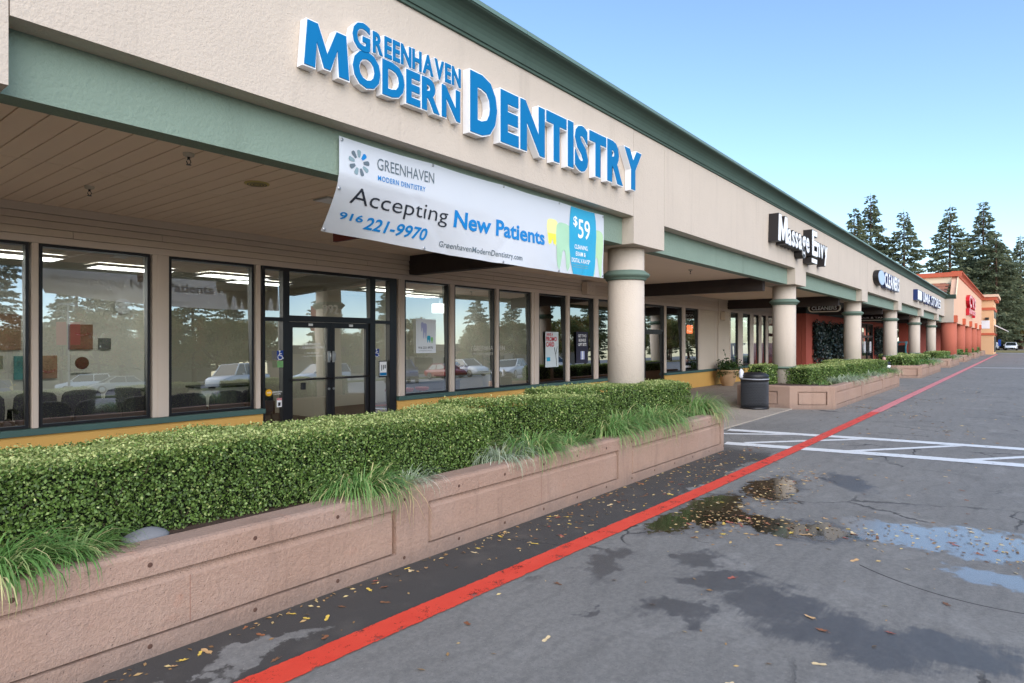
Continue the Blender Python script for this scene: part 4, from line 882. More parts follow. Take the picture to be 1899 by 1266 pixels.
def planter(label, x0, x1, panels=None, holes=False, ch=.68):
    t = thing('concrete_planter', label, 'planter', ((x0 + x1) / 2, 4.9, 0), 'concrete planters along the arcade')
    out = [(x0, 3.77), (x1, 3.77), (x1 + ch, 4.70), (x1 + ch, 6.05), (x0 - ch, 6.05), (x0 - ch, 4.70)]
    cx, cyy = (x0 + x1) / 2, 4.9
    def inset(p, k): return (p[0] + (k if p[0] < cx else -k) * (1.0 if abs(p[1] - 3.77) > .01 else .8), p[1] + (k if p[1] < cyy else -k) * (1.0 if p[1] < 4 or p[1] > 5.5 else .35))
    zt = .60; m = MB(); n = len(out)
    if panels is None:
        k = max(2, round((x1 - x0) / 3.46)); L = (x1 - x0) / k; panels = [(i * L + .17, (i + 1) * L - .17) for i in range(k)]
    for i in range(n):
        A, B = out[i], out[(i + 1) % n]; L = math.hypot(B[0] - A[0], B[1] - A[1])
        if i == 0: pn = panels
        elif i in (1, 5): pn = [(.2, L - .2)]
        elif i in (2, 4): pn = [(.22, L - .3)]
        else: pn = []
        panel_face(A, B, -.02, zt - .03, pn, t, m)
    lip1 = [(*inset(p, .0), zt - .03) for p in out]; lip2 = [(*inset(p, .012), zt - .008) for p in out]; lip3 = [(*inset(p, .035), zt) for p in out]; lip4 = [(*inset(p, .2), zt) for p in out]; lip5 = [(*inset(p, .22), zt - .02) for p in out]; lip6 = [(*inset(p, .22), .40) for p in out]
    rings = [lip1, lip2, lip3, lip4, lip5, lip6]; v = [p for r_ in rings for p in r_]
    m.add(v, [(k * n + j, k * n + (j + 1) % n, (k + 1) * n + (j + 1) % n, (k + 1) * n + j) for k in range(5) for j in range(n)])
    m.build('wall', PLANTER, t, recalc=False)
    MB().quad(*[(*inset(p, .21), .555) for p in out]).build('soil', SOIL, t, recalc=False)
    if holes:
        hm = MB().lathe([(.0, -.0012), (.010, -.0012), (.014, 0)], (0, 0, 0), 12, 'y', cap=False).mesh('tie_hole', mk('hole_dark', s(86, 62, 52), .95))
        hx = .28
        while hx < x1:
            for z in (.515, .065):
                o = bpy.data.objects.new('tie_hole', hm); COL.objects.link(o); o.location = (hx, 3.7692, z); adopt(o, t)
            hx += .62
        for a, b in panels:
            mm = (a + b) / 2; MB().box(x0 + mm - .002, x0 + mm + .002, 3.7735, 3.7755, .125, .40).build('joint', PLANTER_D, t)
    return t
planter('nearest long brown concrete planter in the foreground', -3.0, 10.2, [(.1, 2.84), (3.18, 6.30), (6.64, 9.77), (10.10, 13.07)], True)
planter('brown concrete planter round the second column behind the trash can', 18.05, 29.0)
planter('third brown concrete planter, before the payphone', 36.1, 45.0)
planter('fourth brown concrete planter, by the last cream column', 51.6, 59.0)
planter('fifth brown concrete planter, at the first orange columns', 66.5, 73.5)
planter('sixth small brown concrete planter by the orange columns', 81, 88); planter('farthest small brown concrete planter near the tower', 96, 102)

# ------------------------------------------------------------------ clipped hedges
def hedge(label, A, B, th, z0, z1, dens, size, lumpy=.03, group='clipped box hedges in the planters', stems=True):
    """box hedge whose front runs A->B, depth th to the left of A->B"""
    A = np.array(A, float); B = np.array(B, float); d = B - A; L = np.linalg.norm(d); d /= L; nn = np.array([-d[1], d[0]])
    t = thing('box_hedge', label, 'hedge', (float((A + B)[0] / 2), float((A + B)[1] / 2), z0), group)
    def W3(u, w_, z): return np.stack([A[0] + d[0] * u + nn[0] * w_, A[1] + d[1] * u + nn[1] * w_, z], 1)
    H = z1 - z0; P = []; NN = []; TT = []
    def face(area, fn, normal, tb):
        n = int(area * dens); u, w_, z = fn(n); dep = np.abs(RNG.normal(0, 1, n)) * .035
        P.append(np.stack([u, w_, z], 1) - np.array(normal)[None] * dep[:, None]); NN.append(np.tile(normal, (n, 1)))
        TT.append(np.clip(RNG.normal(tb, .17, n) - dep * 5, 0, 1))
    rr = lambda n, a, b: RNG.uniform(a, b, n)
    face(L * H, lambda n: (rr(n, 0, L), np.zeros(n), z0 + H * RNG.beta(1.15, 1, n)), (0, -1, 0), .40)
    face(L * th, lambda n: (rr(n, 0, L), rr(n, 0, th), np.full(n, z1)), (0, 0, 1), .78)  # paler leaf tint on top paints in the light, darker front the shade
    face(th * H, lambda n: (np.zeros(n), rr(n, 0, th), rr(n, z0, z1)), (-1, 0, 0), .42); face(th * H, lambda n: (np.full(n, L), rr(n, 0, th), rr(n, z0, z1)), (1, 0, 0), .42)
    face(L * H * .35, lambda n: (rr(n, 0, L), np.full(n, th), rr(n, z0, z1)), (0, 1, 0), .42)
    P = np.concatenate(P); NN = np.concatenate(NN); TT = np.concatenate(TT)
    # rounded arrises and an uneven trim
    ed = .045
    fx = np.clip(np.minimum(P[:, 0], L - P[:, 0]) / ed, 0, 1); fw = np.clip(np.minimum(P[:, 1], th - P[:, 1]) / ed, 0, 1); fz = np.clip((z1 - P[:, 2]) / ed, 0, 1)
    P[:, 2] -= (1 - np.minimum(fx, fw)) ** 2 * .016
    pu = (1 - fz) ** 2 * .018; P[:, 1] += np.where(P[:, 1] < th / 2, pu, -pu)
    wob = lumpy * (np.sin(P[:, 0] * 5.1 + P[:, 2] * 7) * .35 + np.sin(P[:, 0] * 11.3 + P[:, 1] * 9 + 1) * .3 + np.sin(P[:, 0] * 2.3 + 2.1 + P[:, 2] * 3) * .45)
    P += NN * (wob + RNG.normal(0, .012, len(P)))[:, None]
    hole = (np.sin(P[:, 0] * 3.7 + 1.3) + np.sin(P[:, 2] * 8 + P[:, 0] * 1.9) + RNG.normal(0, .8, len(P)))
    P[:, 1] += np.where((hole > 2.0) & (NN[:, 1] < -.5), RNG.uniform(.02, .09, len(P)), 0)
    # sparse straggling shoots along the top
    k = int(L * 26); S = np.stack([rr(k, 0, L), rr(k, 0, th), z1 + np.abs(RNG.normal(0, .02, k))], 1); P = np.concatenate([P, S]); NN = np.concatenate([NN, np.tile((0, 0, 1), (k, 1))]); TT = np.concatenate([TT, RNG.uniform(.6, 1, k)])
    dead = RNG.random(len(TT)) < .012; TT[dead] = 1.0
    wn = np.stack([d[0] * NN[:, 0] + nn[0] * NN[:, 1], d[1] * NN[:, 0] + nn[1] * NN[:, 1], NN[:, 2]], 1)
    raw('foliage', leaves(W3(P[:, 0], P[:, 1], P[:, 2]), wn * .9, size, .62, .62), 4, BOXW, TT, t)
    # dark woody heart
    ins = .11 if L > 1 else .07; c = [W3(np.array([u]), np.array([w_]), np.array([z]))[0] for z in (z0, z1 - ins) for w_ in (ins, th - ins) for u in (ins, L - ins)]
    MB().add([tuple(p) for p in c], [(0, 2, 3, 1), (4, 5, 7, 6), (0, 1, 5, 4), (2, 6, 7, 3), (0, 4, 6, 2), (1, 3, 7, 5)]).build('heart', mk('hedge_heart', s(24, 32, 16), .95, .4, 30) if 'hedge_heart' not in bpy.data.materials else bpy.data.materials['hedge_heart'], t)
    if stems:
        m = MB()
        for i in range(int(L * 14)):
            u = random.uniform(0, L); w_ = random.uniform(.0, .08); zb = random.uniform(z0, z1 - .25)
            a = W3(np.array([u]), np.array([w_ + .06]), np.array([zb]))[0]; b = W3(np.array([u + random.uniform(-.08, .08)]), np.array([w_]), np.array([zb + random.uniform(.08, .2)]))[0]
            m.tube([a, b], [.004, .002], 4)
        tag(m.build('twigs', TWIG, t), kind='stuff')
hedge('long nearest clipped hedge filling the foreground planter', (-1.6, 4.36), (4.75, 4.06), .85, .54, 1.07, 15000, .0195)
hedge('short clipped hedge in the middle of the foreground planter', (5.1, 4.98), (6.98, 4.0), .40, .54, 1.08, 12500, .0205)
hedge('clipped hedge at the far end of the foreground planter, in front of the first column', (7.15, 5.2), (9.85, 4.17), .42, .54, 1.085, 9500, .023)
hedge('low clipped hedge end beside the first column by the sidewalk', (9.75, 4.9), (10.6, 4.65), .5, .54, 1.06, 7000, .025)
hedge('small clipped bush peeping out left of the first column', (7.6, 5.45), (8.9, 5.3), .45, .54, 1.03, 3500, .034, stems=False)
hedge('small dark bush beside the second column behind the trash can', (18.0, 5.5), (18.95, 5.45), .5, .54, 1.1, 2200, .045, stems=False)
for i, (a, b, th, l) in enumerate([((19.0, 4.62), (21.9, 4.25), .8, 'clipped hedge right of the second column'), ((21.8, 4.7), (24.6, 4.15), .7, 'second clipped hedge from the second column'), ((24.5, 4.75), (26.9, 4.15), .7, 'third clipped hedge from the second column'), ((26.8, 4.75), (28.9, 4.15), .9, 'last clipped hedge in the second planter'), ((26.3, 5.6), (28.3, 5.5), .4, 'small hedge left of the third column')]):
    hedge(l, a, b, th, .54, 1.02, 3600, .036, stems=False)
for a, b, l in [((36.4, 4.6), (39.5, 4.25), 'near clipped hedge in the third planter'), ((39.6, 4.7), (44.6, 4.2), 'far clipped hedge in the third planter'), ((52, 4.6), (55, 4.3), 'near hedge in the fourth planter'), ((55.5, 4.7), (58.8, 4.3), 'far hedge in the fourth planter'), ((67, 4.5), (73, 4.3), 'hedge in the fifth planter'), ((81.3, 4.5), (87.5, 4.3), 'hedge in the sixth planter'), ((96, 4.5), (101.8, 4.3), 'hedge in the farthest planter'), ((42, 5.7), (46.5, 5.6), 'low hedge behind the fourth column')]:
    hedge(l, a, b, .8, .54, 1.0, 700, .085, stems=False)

# ------------------------------------------------------------------ grass tufts
def tuft(label, x, y, z, n, L, mat, lean=(0, -1), spread=.12, wd=.007, tint=(.45, .18), droop=1.0, group='grass tufts in the planters', seg=6):
    t = thing('grass_tuft', label, 'grass', (x, y, z), group); qs = []; tt = []
    for i in range(n):
        a = random.uniform(0, 2 * math.pi); r = spread * math.sqrt(random.random()); b = np.array([x + r * math.cos(a), y + r * math.sin(a) * .8, z - .01])
        h = np.array([math.cos(a) * .8 + lean[0] * .6 + random.gauss(0, .35), math.sin(a) * .8 + lean[1] * .6 + random.gauss(0, .35)]); h /= np.linalg.norm(h) + 1e-6
        l = L * random.uniform(.55, 1.15); el = random.uniform(.85, 1.5); k = droop * random.uniform(2.0, 3.6); p = b; pts = [p]
        for j in range(seg):
            e = el - k * ((j + .5) / seg) ** 1.3; st_ = l / seg
            p = p + np.array([h[0] * math.cos(e), h[1] * math.cos(e), math.sin(e)]) * st_
            if p[2] < z - .03 and not (p[1] < 3.76): p[2] = z + random.uniform(0, .03)
            pts.append(p)
        sd_ = np.array([-h[1], h[0], 0]); ti = min(1, max(0, random.gauss(*tint)))
        if random.random() < .06: ti = 1
        for j in range(seg):
            w0 = wd * (1 - (j / seg) ** 2); w1 = wd * (1 - ((j + 1) / seg) ** 2) + .0006
            qs += [pts[j] - sd_ * w0 / 2, pts[j] + sd_ * w0 / 2, pts[j + 1] + sd_ * w1 / 2, pts[j + 1] - sd_ * w1 / 2]; tt.append(ti)
    raw('blades', np.array(qs), 4, mat, tt, t); return t
SO = .555
tuft('large drooping green grass tuft at the lower left corner', .88, 4.06, SO, 460, .45, GRASSG, (.15, -.5), .24, .011)
tuft('green grass tuft just left of the grey stone', 1.22, 4.05, SO, 240, .36, GRASSG, (.25, -.5), .15, .011)
tuft('tall green grass tuft spilling over the middle of the foreground planter', 3.15, 4.02, SO, 480, .52, GRASSG, (0, -.4), .2, .010)
tuft('dry pale grass tuft beside the tall green tuft', 3.62, 4.0, SO, 190, .32, GRASSP, (.2, -.5), .16, .007)
tuft('whitish drooping grass tuft at the end of the long hedge', 4.92, 4.08, SO, 320, .42, GRASSP, (-.1, -.5), .2, .009)
tuft('green grass tuft before the short middle hedge', 5.45, 4.08, SO, 420, .56, GRASSG, (0, -.5), .24, .010)
tuft('small green grass tuft at the foot of the short middle hedge', 6.15, 4.04, SO, 200, .36, GRASSG, (.2, -.4), .2, .010)
tuft('bright green fountain grass spilling left of the far panel', 7.08, 4.04, SO, 420, .6, GRASSG, (.1, -.7), .2, .011, (.5, .12))
tuft('bright green grass mass under the far hedge', 7.65, 4.16, SO, 560, .6, GRASSG, (.2, -.5), .36, .011, (.5, .12))
tuft('bright green grass spilling over the far panel of the foreground planter', 8.4, 4.06, SO, 560, .66, GRASSG, (.1, -.7), .3, .011, (.5, .12))
tuft('bushy green grass at the far tip of the foreground planter', 10.0, 4.15, SO, 560, .72, GRASSG, (.5, -.5), .2, .012, (.52, .12))
for x, y, n, L, mt, l in [(19.3, 4.3, 60, .3, GRASSG, 'thin grass sprigs at the foot of the second column'), (20.5, 4.15, 260, .5, GRASSP, 'pale fountain grass at the near corner of the second planter'), (21.4, 4.1, 240, .5, GRASSP, 'pale fountain grass next along the second planter'), (22.4, 4.1, 200, .5, GRASSG, 'green grass in the middle of the second planter'), (24.6, 4.05, 160, .45, GRASSP, 'pale grass before the third hedge of the second planter'),
     (25.8, 4.05, 160, .45, GRASSG, 'green grass before the third hedge of the second planter'), (27.6, 4.05, 260, .55, GRASSG, 'green grass near the end of the second planter'), (28.6, 4.1, 160, .5, GRASSP, 'pale grass at the very end of the second planter'), (39, 4.05, 260, .6, GRASSG, 'bright green grass in the third planter'), (41, 4.0, 220, .6, GRASSG, 'green grass in the middle of the third planter'), (44, 4.05, 200, .6, GRASSP, 'pale grass at the end of the third planter'),
     (53.2, 4.0, 200, .6, GRASSG, 'green grass in the fourth planter'), (58, 4.0, 160, .6, GRASSP, 'pale grass in the fourth planter'), (68.5, 4.0, 200, .7, GRASSG, 'green grass in the fifth planter'), (84, 4.0, 160, .7, GRASSG, 'green grass in the sixth planter')]:
    tuft(l, x, y, SO, n, L, mt, (0, -.6), .35, .018 if x < 35 else .03)
# long dry strands hanging over the planter lip
m = MB()
for (x, y) in [(3.2, 3.95), (3.3, 3.95), (3.45, 3.95), (8.1, 3.95), (8.6, 3.95), (9.8, 3.9), (10.0, 3.95), (10.1, 3.95)]:
    for k in range(2):
        a = random.uniform(-.12, .45); pts = [(x, y, .62), (x + a * .3, 3.86, .68), (x + a * .6, 3.75, .62), (x + a * .9, 3.7, .50), (x + a * 1.2, 3.69, random.uniform(.3, .42))]
        m.tube(pts, [.003, .0028, .0025, .002, .001], 4)
tag(m.build('dry_grass_strands', mk('straw', s(206, 180, 140), .8, .1)), 'long dry straw strands hanging over the foreground planter lip', 'grass', kind='stuff')
# river stone
b = bmesh.new(); bmesh.ops.create_icosphere(b, subdivisions=3, radius=1)
for v in b.verts:
    k = 1 + .10 * math.sin(v.co.x * 3 + 1) * math.cos(v.co.y * 2.4) + .05 * math.sin(v.co.z * 5); v.co = Vector((v.co.x * .135 * k + 1.62, v.co.y * .09 * k + 4.08, v.co.z * .065 * k + .575))
me = bpy.data.meshes.new('river_stone'); b.to_mesh(me); b.free(); me.polygons.foreach_set('use_smooth', [True] * len(me.polygons)); me.materials.append(mk('grey_stone', s(116, 116, 118), .6, .12, 9, .2, 30))
o = bpy.data.objects.new('river_stone', me); COL.objects.link(o); tag(o, 'smooth grey river stone at the foot of the long hedge', 'stone')

# ------------------------------------------------------------------ trash can, potted shrub
t = thing('trash_can', 'black wire mesh trash can with domed lid and plastic bag', 'trash can', (16.85, 5.42, .022))
cx, cyy, rr_ = 16.85, 5.42, .335
MB().lathe([(rr_ - .03, .023), (rr_ - .03, .78)], (cx, cyy, 0), 40).build('liner', mk('liner_black', s(18, 18, 20), .6), t)
m = MB(); nb = 56
for i in range(nb):
    a = 2 * math.pi * i / nb
    for sgn in (-1, 1): m.tube([(cx + rr_ * math.cos(a + sgn * k * .16), cyy + rr_ * math.sin(a + sgn * k * .16), .06 + k * .115) for k in range(7)], .006, 4)
m.build('mesh_basket', mk('basket_metal', s(74, 76, 82), .4, .1, 10, 0, 50, .004, .5, .3), t)
for z, nm in ((.045, 'rim'), (.765, 'rim')): MB().lathe([(rr_ + .004, z - .03), (rr_ + .014, z - .03), (rr_ + .014, z + .03), (rr_ + .004, z + .03)], (cx, cyy, 0), 40, cap=False).build('rim', BLACKM, t)
lid = MB().lathe([(rr_ + .02, .80), (rr_ + .03, .86), (rr_ + .02, .88), (rr_ * .85, .93), (.2, .955), (.0, .96)], (0, 0, 0), 40, cap=False).build('lid', BLACKP, t); lid.location = (cx - t.location.x, cyy - t.location.y, 0 - t.location.z); lid.matrix_parent_inverse = Matrix(); lid.rotation_euler = (R(-2), R(4), 0)
MB().lathe([(rr_ + .016, .775), (rr_ + .026, .79), (rr_ + .02, .805), (rr_ + .012, .80)], (cx, cyy, 0), 40, cap=False).build('bag_edge', mk('bag_film', s(150, 152, 160), .25, .2, 12), t)
MB().lathe([(.02, .80), (.07, .84), (.05, .90), (.065, .96), (.03, 1.03), (.0, 1.05)], (cx - .22, cyy + .27, 0), 9, cap=False).build('bag_tuft', mk('bag_white', s(214, 216, 226), .35, .1, 10), t)
t = thing('potted_shrub', 'tan faceted clay pot with a straggly green shrub by the yellow wall', 'potted plant', (24.9, 9.05, .022))
MB().lathe([(.22, .022), (.30, .2), (.36, .42), (.38, .56), (.42, .58), (.42, .64), (.36, .64), (.34, .58), (0, .57)], (24.9, 9.05, 0), 8, cap=False).build('pot', mk('clay', s(186, 152, 116), .85, .15, 4, .3, 30), t)
m = MB(); Pn = []
for i in range(46):
    a = random.uniform(0, 6.28); L_ = random.uniform(.35, .9); el = random.uniform(.1, 1.1); p = Vector((24.9, 9.05, .56)); pts = [p]
    for j in range(5):
        p = p + Vector((math.cos(a) * math.cos(el) + .12, math.sin(a) * math.cos(el) * .6 - .05, math.sin(el))) * L_ / 5; el -= .22; pts.append(p); Pn += [p + Vector((random.gauss(0, .05), random.gauss(0, .05), random.gauss(0, .05))) for _ in range(14)]
    m.tube(pts, [.01, .008, .006, .004, .003, .002], 4)
p = Vector((24.75, 9.0, .6)); pts = [p + Vector((-.05 * k * k * .3, 0, .16 * k)) for k in range(6)]; m.tube(pts, .006, 4); Pn += [q + Vector((random.gauss(0, .05), 0, random.gauss(0, .03))) for q in pts[2:] for _ in range(6)]
m.build('stems', TWIG, t); Pn = np.array([tuple(q) for q in Pn]); Pn = Pn[Pn[:, 1] < YW - .06]; raw('leaves', leaves(Pn, np.array([0, -.4, .6]), .07, .8, .55), 4, SHRUB, RNG.beta(2, 2.5, len(Pn)), t)

# ------------------------------------------------------------------ peach shop building and tower beyond
OB = thing('peach_building', 'peach stucco shop with orange round columns and raised parapet', 'building', (85, 6, 0))
YO = 4.36
MB().prism([(XE + .31, 3.3), (107, 3.3), (107, 7.3), (66.6, 7.3), (64.4, 5.5), (XE + .31, 5.5)], 'y', YO, YO + .4).build('front_wall', ORANGEW, OB)
MB().prism([(64.2, 5.52), (64.75, 5.52), (66.95, 7.29), (66.4, 7.29)], 'y', YO - .05, YO - .002).build('raking_trim', CREAM, OB)
cornice(66.3, 107.3, ORANGET, ORANGET, OB, YO, 7.301, 1.35)
MB().box(66.2, 66.6, YO - .3, 16, 7.31, 7.68).build('return_cornice', ORANGET, OB); MB().box(66.45, 66.7, YO + .41, 16, 6.6, 7.309).build('return_wall', CREAM, OB)
# shingle slope: rows of shingles
sh = MB().add([(62.7, 4.9, 5.5), (66.4, 4.9, 6.75), (66.4, 16, 6.75), (62.7, 16, 5.5)], [(0, 1, 2, 3)]).build('shingle_roof', mk('roof_underlay', s(90, 64, 50), .9), OB, recalc=False)
SHM = [mk('shingle_%d' % i, c, .9, .15, 6) for i, c in enumerate((s(178, 116, 88), s(160, 104, 80), s(196, 134, 104), s(146, 98, 78)))]
shm = [MB().box(0, .5, 0, .46, 0, .04).mesh('shingle', mm) for mm in SHM]; rot = -math.atan2(1.25, 3.7)
for r_ in range(8):
    for c_ in range(16):
        o = bpy.data.objects.new('shingle', random.choice(shm)); COL.objects.link(o); xx = 62.75 + r_ * .455; o.location = (xx, 4.95 + c_ * .48 + (r_ % 2) * .2, 5.5 + (xx - 62.7) * 1.25 / 3.7 + .03); o.rotation_euler = (0, rot + .06, 0); adopt(o, sh)
for i in range(6):
    x = 62.7 + 9.6 * i
    c = MB().lathe([(.55, .0), (.55, 3.299)], (x + .35, YO + .37, 0), 40).build('column', ORANGEC, OB); MB().lathe([(.57, .0), (.63, .02), (.63, .35), (.57, .38)], (x + .35, YO + .37, 0), 40, cap=False).build('base_ring', ORANGEC, c)
    MB().box(x - .15, x + .85, YO - .22, YO - .002, 3.301, 3.86).build('column_block', ORANGET, c)
MB().box(XE + .31, 107, 7.6, 7.8, .02, 3.6).build('back_wall', REDW, OB); MB().box(XE + .31, 107, YO + .41, 7.59, 3.3, 3.4).build('soffit', DKGREEN, OB); MB().box(66.61, 107, 7.0, 22, 3.5, 6.5).build('roof_block', CREAM, OB)
sg = thing('pharmacy_sign', 'red two row letter sign on the peach parapet', 'sign', (82, 4.2, 4.3))
channel_row(sg, 'CVS', 76.3, 87.0, 5.2, 5.2, 1.1, YO - .003, .32, REDF, PALEPINK, .03, .02, .06); channel_row(sg, 'pharmacy', 76.5, 87.0, 4.55, 4.55, .62, YO - .003, .3, REDF, PALEPINK, .02, .02, .05)
TW = thing('corner_tower', 'pale yellow corner tower with orange bands at the end of the row', 'building', (113, 6, 0))
box('wall', TOWER, TW, 108, 118, 3.1, 12, 0, 7.6); box('cornice', ORANGET, TW, 107.7, 118.3, 2.75, 12.2, 7.35, 7.75); box('roof', mk('tower_tile', s(226, 190, 160), .8), TW, 107.5, 118.5, 2.55, 12.4, 7.751, 8.1)
box('band', ORANGET, TW, 107.9, 118.1, 2.98, 12.1, 6.0, 6.35); box('band', ORANGET, TW, 107.9, 118.1, 2.98, 12.1, 2.6, 2.9); box('window', BLACKM, TW, 110, 117, 3.06, 3.099, 5.0, 5.9); box('window', BLACKM, TW, 110, 117, 3.06, 3.099, .3, 2.4)
aw = MB().prism([(3.05, 4.1), (1.6, 3.2), (1.6, 3.12), (3.05, 3.95)], 'x', 110, 117).build('awning', WHITEP, TW); box('wall_lamp', BLACKM, TW, 107.8, 107.99, 3.6, 4.0, 4.7, 5.0); box('menu_panel', WHITEP, TW, 107.95, 107.999, 3.5, 4.6, 3.5, 4.6)

# ------------------------------------------------------------------ trees
def conifer(name, H, R0, seed, dens=1.0, bare=.10, mat=REDWOOD):
    rg = np.random.default_rng(seed); t = thing(name, 'x', 'tree')
    m = MB(); m.tube([(0, 0, 0), (.05, 0, H * .3), (-.05, .05, H * .65), (0, 0, H * .995)], [H * .018, H * .013, H * .007, .02], 9)
    P = []; A = []; z = H * bare; lumps = rg.uniform(.75, 1.15, 8)
    while z < H * .985:
        f = z / H; k = rg.integers(4, 7) if f < .9 else 3
        for i in range(k):
            az = rg.uniform(0, 6.283); L = (min(R0 * (1 - f) ** .95, R0 * .52) * (.85 + .25 * math.sin(f * 17 + seed)) * lumps[int(az / 6.284 * 8)] + .35) * rg.uniform(.55, 1.1)
            
            el = rg.uniform(-.12, .30) + .55 * max(0, f - .75); n = max(5, int(L * 15 * dens)); u = np.sqrt(rg.uniform(.02, 1, n))
            sag = -L * .26 * u ** 1.6 + L * .12 * np.maximum(0, u - .7) * 2
            r_ = u * L * math.cos(el); pz = z + u * L * math.sin(el) + sag; lat = rg.normal(0, 1, n) * (.10 + .20 * L * .28 * (1.1 - u * .6)); 
            P.append(np.stack([r_ * math.cos(az) - lat * math.sin(az), r_ * math.sin(az) + lat * math.cos(az), pz + rg.normal(0, .10, n)], 1))
            sgn = np.sign(lat); ang = az + sgn * rg.uniform(.2, 1.1, n); A.append(np.stack([np.cos(ang), np.sin(ang), rg.uniform(-.75, .1, n)], 1))
            if rg.random() < .5: m.tube([(0, 0, z), (math.cos(az) * L * .45, math.sin(az) * L * .45, z + L * .45 * math.sin(el) - L * .04), (math.cos(az) * L * .85, math.sin(az) * L * .85, z + L * .85 * math.sin(el) - L * .17)], [.05, .03, .012], 4)
        z += rg.uniform(.28, .52) * (1 if f > .2 else 1.2)
    P = np.concatenate(P); A = np.concatenate(A); A /= np.linalg.norm(A, axis=1)[:, None]; n = len(P)
    sd_ = np.cross(A, rg.normal(0, 1, (n, 3))); sd_ /= np.linalg.norm(sd_, axis=1)[:, None]; L = rg.uniform(.35, .8, n)[:, None]; wd = rg.uniform(.10, .19, n)[:, None]
    q = np.stack([P, P + A * L * .5 + sd_ * wd, P + A * L, P + A * L * .5 - sd_ * wd], 1).reshape(-1, 3)
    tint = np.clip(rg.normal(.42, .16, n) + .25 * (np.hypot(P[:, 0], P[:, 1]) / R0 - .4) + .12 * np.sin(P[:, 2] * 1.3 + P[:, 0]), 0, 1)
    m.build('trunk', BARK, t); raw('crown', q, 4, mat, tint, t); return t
def broadleaf(name, H, Rr, seed, n=9000, mat=AUTUMN, leaf=.3):
    rg = np.random.default_rng(seed); t = thing(name, 'x', 'tree'); m = MB(); m.tube([(0, 0, 0), (.05, .05, H * .35), (0, 0, H * .6)], [H * .025, H * .018, H * .008], 8); P = []
    for i in range(26):
        az = rg.uniform(0, 6.28); r_ = Rr * math.sqrt(rg.random()) * .85; zc = H * rg.uniform(.38, .95); r_ *= math.sqrt(max(.1, 1 - ((zc / H - .62) / .42) ** 2)); c = np.array([r_ * math.cos(az), r_ * math.sin(az), zc])
        m.tube([(0, 0, H * .35), tuple(c * np.array([.5, .5, .75])), tuple(c)], [.09, .06, .02], 5)
        k = n // 26; dv = rg.normal(0, 1, (k, 3)); dv /= np.linalg.norm(dv, axis=1)[:, None]; P.append(c + dv * (rg.random(k) ** .4)[:, None] * Rr * rg.uniform(.24, .42) * np.array([1, 1, .75]))
    P = np.concatenate(P); m.build('trunk', BARK, t); raw('crown', leaves(P, np.array([0, 0, .4]), leaf, 1, .6), 4, mat, np.clip(rg.normal(.45, .22, len(P)) + .2 * np.sin(P[:, 0] * 2), 0, 1), t); return t
T1 = conifer('redwood_tree', 30, 12.5, 3, .85); T2 = conifer('redwood_tree', 28, 11, 8, .8); T3 = conifer('redwood_tree', 26, 13.5, 21, .9)
vis = [(T1, 130, 24, .88, 'small redwood top rising first above the green cornice'), (T1, 140, 23, 1.02, 'tallest redwood at the left of the tree line'), (T2, 136, 17, .93, 'slender redwood right of the tallest one'), (T3, 152, 27, .9, 'broad redwood mass filling behind the left pair'),
       (T2, 158, 11.6, 1.07, 'redwood behind the peach parapet'), (T3, 170, 10.2, .94, 'dense redwood between the two right hand peaks'), (T1, 166, 6.5, 1.05, 'tall thin topped redwood at the right'), (T3, 160, 4.2, .92, 'low spreading redwood behind the corner tower'),
       (T2, 182, .4, .92, 'redwood cut by the right edge of the picture'), (T3, 186, -2.5, .88, 'dark redwood at the extreme right behind the lane'), (T2, 172, 3.0, .8, 'redwood with bare trunk standing beside the lane end'), (T3, 180, 7.2, .8, 'wide redwood filling in behind the corner tower'), (T1, 192, 4.6, .72, 'shorter redwood low behind the awning'), (T3, 200, 1.2, .75, 'far redwood closing the gap at the lane end')]
used = set()
for i, (T, x, y, sc, l) in enumerate(vis):
    o = T if id(T) not in used else copytree(T); used.add(id(T)); o.location = (x, y, 0); o.scale = (sc * .98, sc * .98, sc); o.rotation_euler = (0, 0, i * 1.3); tag(o, l, 'tree', 'redwoods beyond the shops')
T4 = broadleaf('autumn_tree', 8, 3.4, 5); T4.location = (176, -.6, 0); tag(T4, 'small orange autumn tree beyond the lane end', 'tree')
# lane end: verge, low house, parked cars
tag(MB().box(128, 150, -60, 5.6, -.05, .12).build('grass_verge', mk('verge_grass', s(134, 122, 76), .95, .25, 3, .5, 20, .03)), 'brownish grass verge at the end of the lane', 'verge', kind='structure')
hs = thing('low_house', 'low tan house with dark openings beyond the lane end', 'building', (190, 0, 0)); box('wall', mk('house_tan', s(206, 186, 166), .9), hs, 186, 196, -30, 9, 0, 3.4); MB().prism([(-31, 3.4), (10, 3.4), (10, 3.6), (-10, 6.0), (-31, 3.6)], 'x', 185, 197).build('roof', mk('house_roof', s(150, 128, 112), .9), hs)
for y in (4.4, 1.2, -2.6, -8): box('opening', BLACKM, hs, 185.9, 185.999, y - 1.1, y + .9, .2, 2.3)
t = thing('blue_sign', 'small blue upright sign by the far house', 'sign', (150, 3.4, 0)); box('panel', ACCB, t, 150, 150.1, 3.2, 3.6, .9, 2.1); MB().tube([(150.05, 3.4, 0), (150.05, 3.4, .9)], .05, 6).build('post', BLACKM, t)

